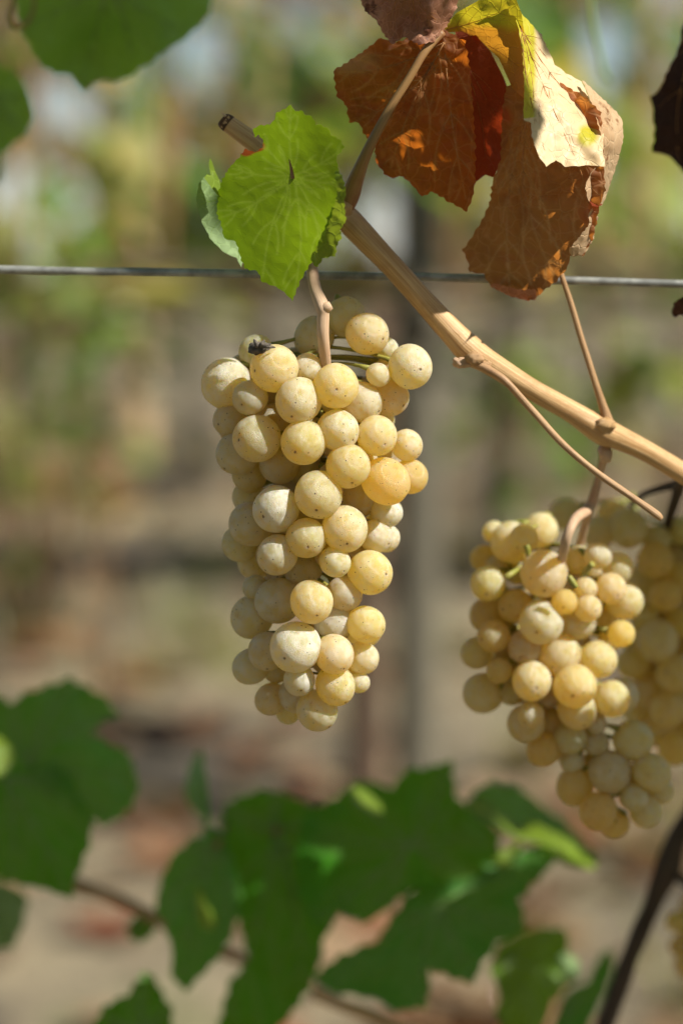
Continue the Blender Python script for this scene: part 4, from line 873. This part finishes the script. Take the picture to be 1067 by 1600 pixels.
fl = K8([(448, 205), (480, 188), (520, 210), (560, 245), (600, 280), (640, 262), (700, 290), (760, 320), (825, 370), (815, 395), (760, 392), (700, 375), (705, 345), (640, 318), (600, 312), (550, 290), (500, 265), (460, 235)])
patch('blade', fl, [(728, 1255, -4), (745, 1243, 2), (760, 1275, -12), (810, 1295, 0), (800, 1310, -12), (860, 1300, 0), (930, 1345, 2), (880, 1350, -14), (850, 1330, -12)], DL, M['sunlit_lime'], t, 6, 2, 16, auto_veins((928, 1350), [(735, 1250), (770, 1275)], fl, random.Random(3), 3, 3), M['vein_g'], .8, 1.5, .02, seed=31)  # sunlit fold of the right leaf, given the brighter leaf tone
for lb, pts, c in [('small sunlit leaf edge, added in brighter green, above the centre leaf', K8([(118, 175), (140, 160), (175, 178), (210, 215), (218, 240), (195, 245), (165, 228), (135, 205)]), [(545, 1230, -2), (560, 1232, 6), (600, 1270, 6), (580, 1270, -6)]),
                   ('short sunlit leaf edge, added in brighter green, under the long sunlit edge', K8([(525, 370), (550, 345), (600, 318), (612, 332), (590, 370), (565, 398), (535, 392)]), [(770, 1345, -2), (810, 1318, 8), (800, 1345, 4), (780, 1358, -5)]),
                   ('thin sunlit leaf edge, added in brighter green, on the tall leaf left of centre', K7([(608, 690), (622, 685), (640, 740), (672, 785), (665, 812), (640, 818), (615, 800), (608, 760)]), [(312, 1390, -2), (318, 1390, 4), (338, 1440, 4), (318, 1450, -5)])]:
    t = thing('vine_leaf', lb, 'leaf', P(pts[0][0], pts[0][1], DL - .03), LEAFGRP)
    patch('blade', pts, c, DL - .032, M['sunlit_lime'], t, 5, 1, 14, auto_veins(pts[0], [pts[len(pts) // 2]], pts, random.Random(3), 2.4, 2), M['vein_g'], .4, .6, .03, seed=33)  # sunlit edges added as separate blades in the brighter leaf tone
soft_leaf('dark green toothed leaf at the bottom edge left of centre', K7([(280, 1130), (320, 1050), (390, 1020), (430, 960), (445, 945), (480, 965), (500, 1010), (530, 1050), (535, 1130)]), [(150, 1600, -6), (225, 1522, 10), (268, 1590, 2), (200, 1600, -6)], DL - .02, 'deep', (225, 1610), [(225, 1525), (265, 1575), (165, 1590)], 14, 5)
soft_leaf('small green leaf scrap beside the thin brown cane at lower left', K7([(390, 800), (420, 775), (470, 770), (490, 800), (470, 835), (430, 858), (400, 840)]), [(200, 1445, 4), (240, 1430, 8), (220, 1470, -4)], DL + .05, 'deep', (205, 1440), [(240, 1445), (215, 1470)], 15, 3)
# upper left
soft_leaf('large hanging green leaf in the upper left corner', crop((0, 0), 2.6675, [(20, -60), (60, 0), (95, 130), (130, 200), (170, 270), (230, 310), (300, 318), (330, 370), (350, 385), (380, 350), (440, 335), (520, 330), (580, 290), (650, 245), (720, 195), (790, 150), (850, 90), (880, 40), (900, -60)]),
          [(30, 0, 0), (60, 90, -4), (125, 140, 8), (150, 60, 10), (200, 20, -14), (230, 100, -4), (310, 40, 6), (330, -10, 10), (100, 20, -10)], 0.94, 'mid', (170, -25), [(40, 40), (125, 140), (205, 122), (290, 58)], 16, 4)
soft_leaf('blue green leaf at the left edge below the corner leaf', crop((0, 0), 2.6675, [(-80, 240), (0, 270), (60, 300), (95, 330), (135, 420), (140, 500), (110, 560), (60, 600), (20, 640), (-80, 640)]), [(0, 105, 4), (48, 150, 6), (40, 215, -4), (-10, 230, -10), (10, 170, -4)], 0.99, 'mid', (-15, 150), [(48, 150), (40, 215), (5, 240)], 17, 3)
soft_leaf('sunlit leaf edge along the left border below the blue green leaf', crop((0, 0), 2.6675, [(-80, 480), (0, 520), (18, 560), (20, 650), (8, 760), (-80, 800)]), [(0, 195, 2), (7, 230, -4), (0, 290, -6), (-20, 240, 6)], 1.02, 'sunlit_lime', (-25, 240), [(6, 215), (4, 280)], 18, 2)
t = thing('tendril', 'thin reddish brown tendril curling over the corner leaf', 'tendril', P(20, 0, 0.925))
tube_part('coil', [(24, -30, .925, 3), (22, 0, .925, 3), (16, 22, .922, 3.4), (20, 38, .920, 4), (28, 44, .92, 3.6), (42, 36, .923, 3), (52, 18, .926, 2.8), (54, 0, .928, 2.5), (50, -30, .93, 2.2)], M['petiole'], t, 8, 8, .15, 3)
t = thing('tendril', 'dark green tendril hanging straight down at the upper right', 'tendril', P(922, 0, 1.02))
tube_part('strand', [(915, -80, 1.02, 4), (921, 0, 1.02, 4), (926, 40, 1.02, 4.5), (936, 85, 1.02, 4), (942, 112, 1.02, 5), (952, 128, 1.02, 3)], M['vein_d'], t, 8, 8, .15, 3)

# canes low in the picture
t = thing('vine_cane', 'dark old cane slanting across the lower right corner', 'cane', P(1000, 1440, 0.99))
tube_part('bark', [(1130, 1180, .985, 15), (1085, 1260, .985, 15), (1058, 1310, .985, 16), (1040, 1360, .985, 21), (1020, 1410, .985, 14.5), (990, 1480, .985, 15), (960, 1560, .985, 14.5), (930, 1640, .985, 14.5), (890, 1750, .985, 14.5)], M['darkwood'], t, 8, 16, .14, 5)
tube_part('side_shoot', [(1040, 1360, .985, 10), (1062, 1372, .98, 9), (1085, 1388, .98, 8), (1130, 1410, .98, 7)], M['darkwood'], t, 6, 10, .14, 6)
t = thing('vine_cane', 'thin brown cane crossing between the lower left leaves', 'cane', P(190, 1410, 1.08))
tube_part('bark', [(20, 1345, 1.08, 11), (80, 1362, 1.08, 11), (125, 1385, 1.08, 13), (170, 1400, 1.08, 10), (240, 1432, 1.08, 10), (300, 1470, 1.08, 10), (380, 1500, 1.09, 9), (470, 1530, 1.1, 9)], M['twig'], t, 8, 12, .14, 7)
t = thing('vine_cane', 'orange brown cane end at the bottom edge near the centre', 'cane', P(520, 1560, 1.06))
tube_part('bark', [(489, 1552, 1.06, 9), (496, 1554, 1.06, 11), (530, 1568, 1.06, 10), (570, 1582, 1.06, 11), (620, 1602, 1.06, 11), (720, 1650, 1.06, 11)], M['cane'], t, 8, 12, .14, 8)
# ------------------------------------------------------------------ unseen leafy shoots of the vine: leaves added where they shade chosen points
def in_view(c, r):
    v = c - CAM; d = v.dot(FWD)
    if d < 0.05: return False
    px = 533.5 + v.x / (S * d); py = 800 - v.dot(UPV) / (S * d); m = r / (S * d) * 1.08 + 25
    return -m < px < 1067 + m and -m < py < 1600 + m
lit = [P(x, y, d) for x, y, d in [(525, 603, .755), (401, 685, .755), (428, 575, .755), (497, 773, .75), (540, 826, .75), (578, 894, .76), (487, 940, .755), (461, 1011, .755), (524, 1071, .76), (641, 573, .765), (602, 752, .755), (570, 975, .765), (350, 600, .77), (495, 1107, .77),
    (660, 460, .776), (700, 515, .775), (760, 565, .778), (800, 590, .78), (850, 620, .785), (900, 650, .79), (940, 672, .79), (970, 688, .795), (1000, 702, .80), (850, 660, .768), (960, 760, .766), (1030, 808, .766),
    (850, 896, .81), (840, 972, .81), (830, 1064, .81), (897, 1072, .81), (874, 1023, .81), (975, 940, .82), (934, 870, .82), (761, 911, .815), (957, 1092, .82), (905, 1108, .82), (800, 845, .82), (843, 829, .83), (880, 840, .80), (920, 790, .81), (940, 720, .80), (970, 990, .82), (934, 1030, .82), (965, 885, .83), (915, 940, .815),
    (440, 310, .753), (400, 400, .763), (370, 300, .763), (450, 200, .747), (490, 380, .75), (420, 250, .755),
    (850, 220, .748), (880, 150, .757), (955, 250, .757), (830, 100, .75), (905, 380, .755), (790, 10, .757), (930, 200, .757), (640, 20, .738), (590, 15, .738), (690, 20, .74),
    (20, 421, .796), (90, 423, .796), (370, 428, .795), (430, 429, .795), (600, 432, .795), (700, 434, .795), (950, 440, .795), (1040, 444, .795),
    (535, 360, .757), (520, 390, .757), (510, 500, .76), (905, 530, .787), (930, 600, .789), (335, 270, .768),
    (560, 1235, 1.0), (590, 1265, 1.0), (740, 1250, 1.02), (770, 1275, 1.02), (810, 1298, 1.02), (860, 1315, 1.02), (910, 1342, 1.02), (790, 1345, 1.0), (325, 1430, 1.0), (330, 1450, 1.0), (5, 1180, .98), (890, 1505, 1.05), (3, 230, 1.02), (1026, 1001, .87), (490, 1370, 1.03)]]
shade = []
for (x0, x1, y0, y1, d, st) in [(0, 200, 1080, 1270, 1.04, 38), (0, 140, 1200, 1390, 1.02, 38), (265, 370, 1310, 1510, 1.03, 36), (350, 520, 1250, 1590, 1.045, 36), (480, 770, 1210, 1440, 1.03, 36), (520, 840, 1370, 1560, 1.018, 36), (780, 890, 1470, 1600, 1.06, 40), (750, 900, 1225, 1260, 1.05, 40), (0, 40, 1400, 1480, 1.09, 30), (295, 325, 1190, 1260, 1.03, 30), (160, 265, 1535, 1600, 1.01, 36), (900, 950, 1500, 1600, 1.1, 40),
    (880, 1070, 790, 860, .87, 34), (1000, 1075, 870, 1180, .87, 34), (900, 1030, 1150, 1290, .83, 34), (1020, 1075, 712, 745, .80, 25), (950, 1060, 1300, 1600, .985, 45), (30, 330, 0, 110, .94, 42), (0, 50, 110, 220, .99, 36), (140, 340, 420, 430, .795, 26), (1020, 1067, 60, 250, .84, 40), (590, 720, 110, 300, .757, 30), (560, 640, 365, 440, .776, 25)]:
    for x in np.arange(x0, x1 + 1, st):
        for y in np.arange(y0, y1 + 1, st): shade.append(P(float(x), float(y), d))
def ray_miss(p, c):      # distance of c from the sun ray of p (None when behind)
    v = c - p; t = v.dot(SUND)
    return (v - SUND * t).length if t > 0.004 else 9.0
rng = random.Random(12); occl = []; todo = list(range(len(shade))); rng.shuffle(todo); left_over = 0
covered = [False] * len(shade)
for idx in todo:
    if covered[idx]: continue
    ok = None
    for k in range(120):
        tt = rng.uniform(0.10, 0.75); r = rng.choice([0.055, 0.048, 0.04, 0.03, 0.022]) if k < 80 else rng.choice([0.02, 0.014])
        c = shade[idx] + SUND * tt + Vector((rng.gauss(0, 1), rng.gauss(0, 1), rng.gauss(0, 1))) * r * 0.35
        if in_view(c, r): continue
        if any(ray_miss(p_, c) < r * 0.98 for p_ in lit): continue
        ok = (c, r); break
    if not ok: left_over += 1; continue
    occl.append(ok)
    for j in range(len(shade)):
        if not covered[j] and ray_miss(shade[j], ok[0]) < ok[1] * 0.72: covered[j] = True
print('CANOPY leaves', len(occl), 'not coverable', left_over, 'of', len(shade))
def shade_leaf(c, r, seed):
    """unseen added leaf with shallow lobes, roughly facing the light"""
    rg = random.Random(seed); nr = (SUND + Vector((rg.gauss(0, .25), rg.gauss(0, .25), rg.gauss(0, .25)))).normalized()
    x = nr.orthogonal().normalized(); y = nr.cross(x); a0 = rg.uniform(0, 6.28)
    V = [c + nr * r * 0.08]; n = 40; F = []
    for ring in (0.5, 1.0):
        for k in range(n):
            a = 2 * math.pi * k / n; lob = 0.93 + 0.07 * math.cos(5 * a) + (0.035 * (k % 2) if ring == 1 else 0)
            if abs(a - math.pi) < 0.16 and ring == 1: lob *= 0.55
            q = r * ring * lob; h = r * (0.05 * math.sin(3 * a + seed) * ring - 0.12 * ring * ring)
            V.append(c + x * q * math.cos(a + a0) + y * q * math.sin(a + a0) + nr * h)
    for k in range(n):
        k2 = (k + 1) % n; F.append((0, 1 + k, 1 + k2)); F.append((1 + k, 1 + n + k, 1 + n + k2, 1 + k2))
    return V, F
shoot = thing('leafy_shade_shoot', 'vine shoot with unseen leaves added for shade, ending in a withered dark leaf at the right edge', 'vine shoot', P(1120, 20, 0.84))
patch('withered_leaf', dko, [(1015, 152, 4), (1066, 40, 0), (1066, 268, 2), (1110, 150, -6), (1200, 150, 6), (1150, 10, 2), (1120, 280, 0)], 0.84, M['darkleaf'], shoot, 9, 3, 20, auto_veins((1120, 20), [(1020, 160), (1060, 260), (1150, 270)], dko, random.Random(2), 3, 3), M['vein_b'], .5, 3, .015, seed=17)
stems = [[P(1190, 1500, .98), P(1290, 1000, .95), P(1330, 500, .92), P(1300, 0, .89), P(1250, -600, .86), P(1150, -1300, .84)], [P(1290, 1000, .95), P(1700, 600, .90), P(2000, 0, .84), P(2150, -900, .78)], [P(1300, 0, .89), P(900, -700, .88), P(400, -1100, .86), P(-100, -1200, .86)]]
sp_ = []
geos = []
for st in stems:
    q = cat_rom([(*p_, 0.0032) for p_ in st], 12); sp_ += [Vector(p_[:3]) for p_ in q]; geos.append(tube_geo([tuple(p_) for p_ in q], 8, 0.1))
V, F, UV = join_geo(geos); mesh('stem', V, F, M['twig'], shoot, uv=UV)
random.seed(91); items = []
for _ in range(420):  # overhead leaves added out of frame to cut sky light
    c = (random.uniform(-1.5, 0.22), random.uniform(.55, 1.2), 1.02 + .75 * random.random() ** 1.3)
    if in_view(Vector(c), .07) or any(ray_miss(p_, Vector(c)) < .065 for p_ in lit): continue
    items.append((c, (random.gauss(.3, .5), random.gauss(-.3, .6), random.gauss(.6, .5)), random.uniform(0, 6.28), random.uniform(.07, .12), pick(8, 2, 2), random.uniform(-.2, .3)))
V, F, C = bulk_leaves(items); tag(mesh('foliage', V, F, M['leaves'], shoot, cols=C), kind='stuff')
for i, (c, r) in enumerate(occl):
    V, F = shade_leaf(c, r, i); o = mesh('leaf', V, F, M['deep'], shoot, origin=c)  # unseen leaf added to keep the sun off chosen points
    near_ = min(sp_, key=lambda p_: (p_ - c).length)
    if not any(in_view(near_ + (c - near_) * u, .004) for u in (0.2, .4, .6, .8)):
        m_ = (near_ + c) / 2 + Vector((0, 0, .01))
        if any(ray_miss(p_, near_ + (c - near_) * u) < .008 for p_ in lit for u in np.linspace(0, 1, 14)): continue
        V, F, UV = tube_geo([(*near_, .0012), (*m_, .0011), (*c, .0009)], 6); mesh('petiole', V, F, M['petiole'], shoot, uv=UV)
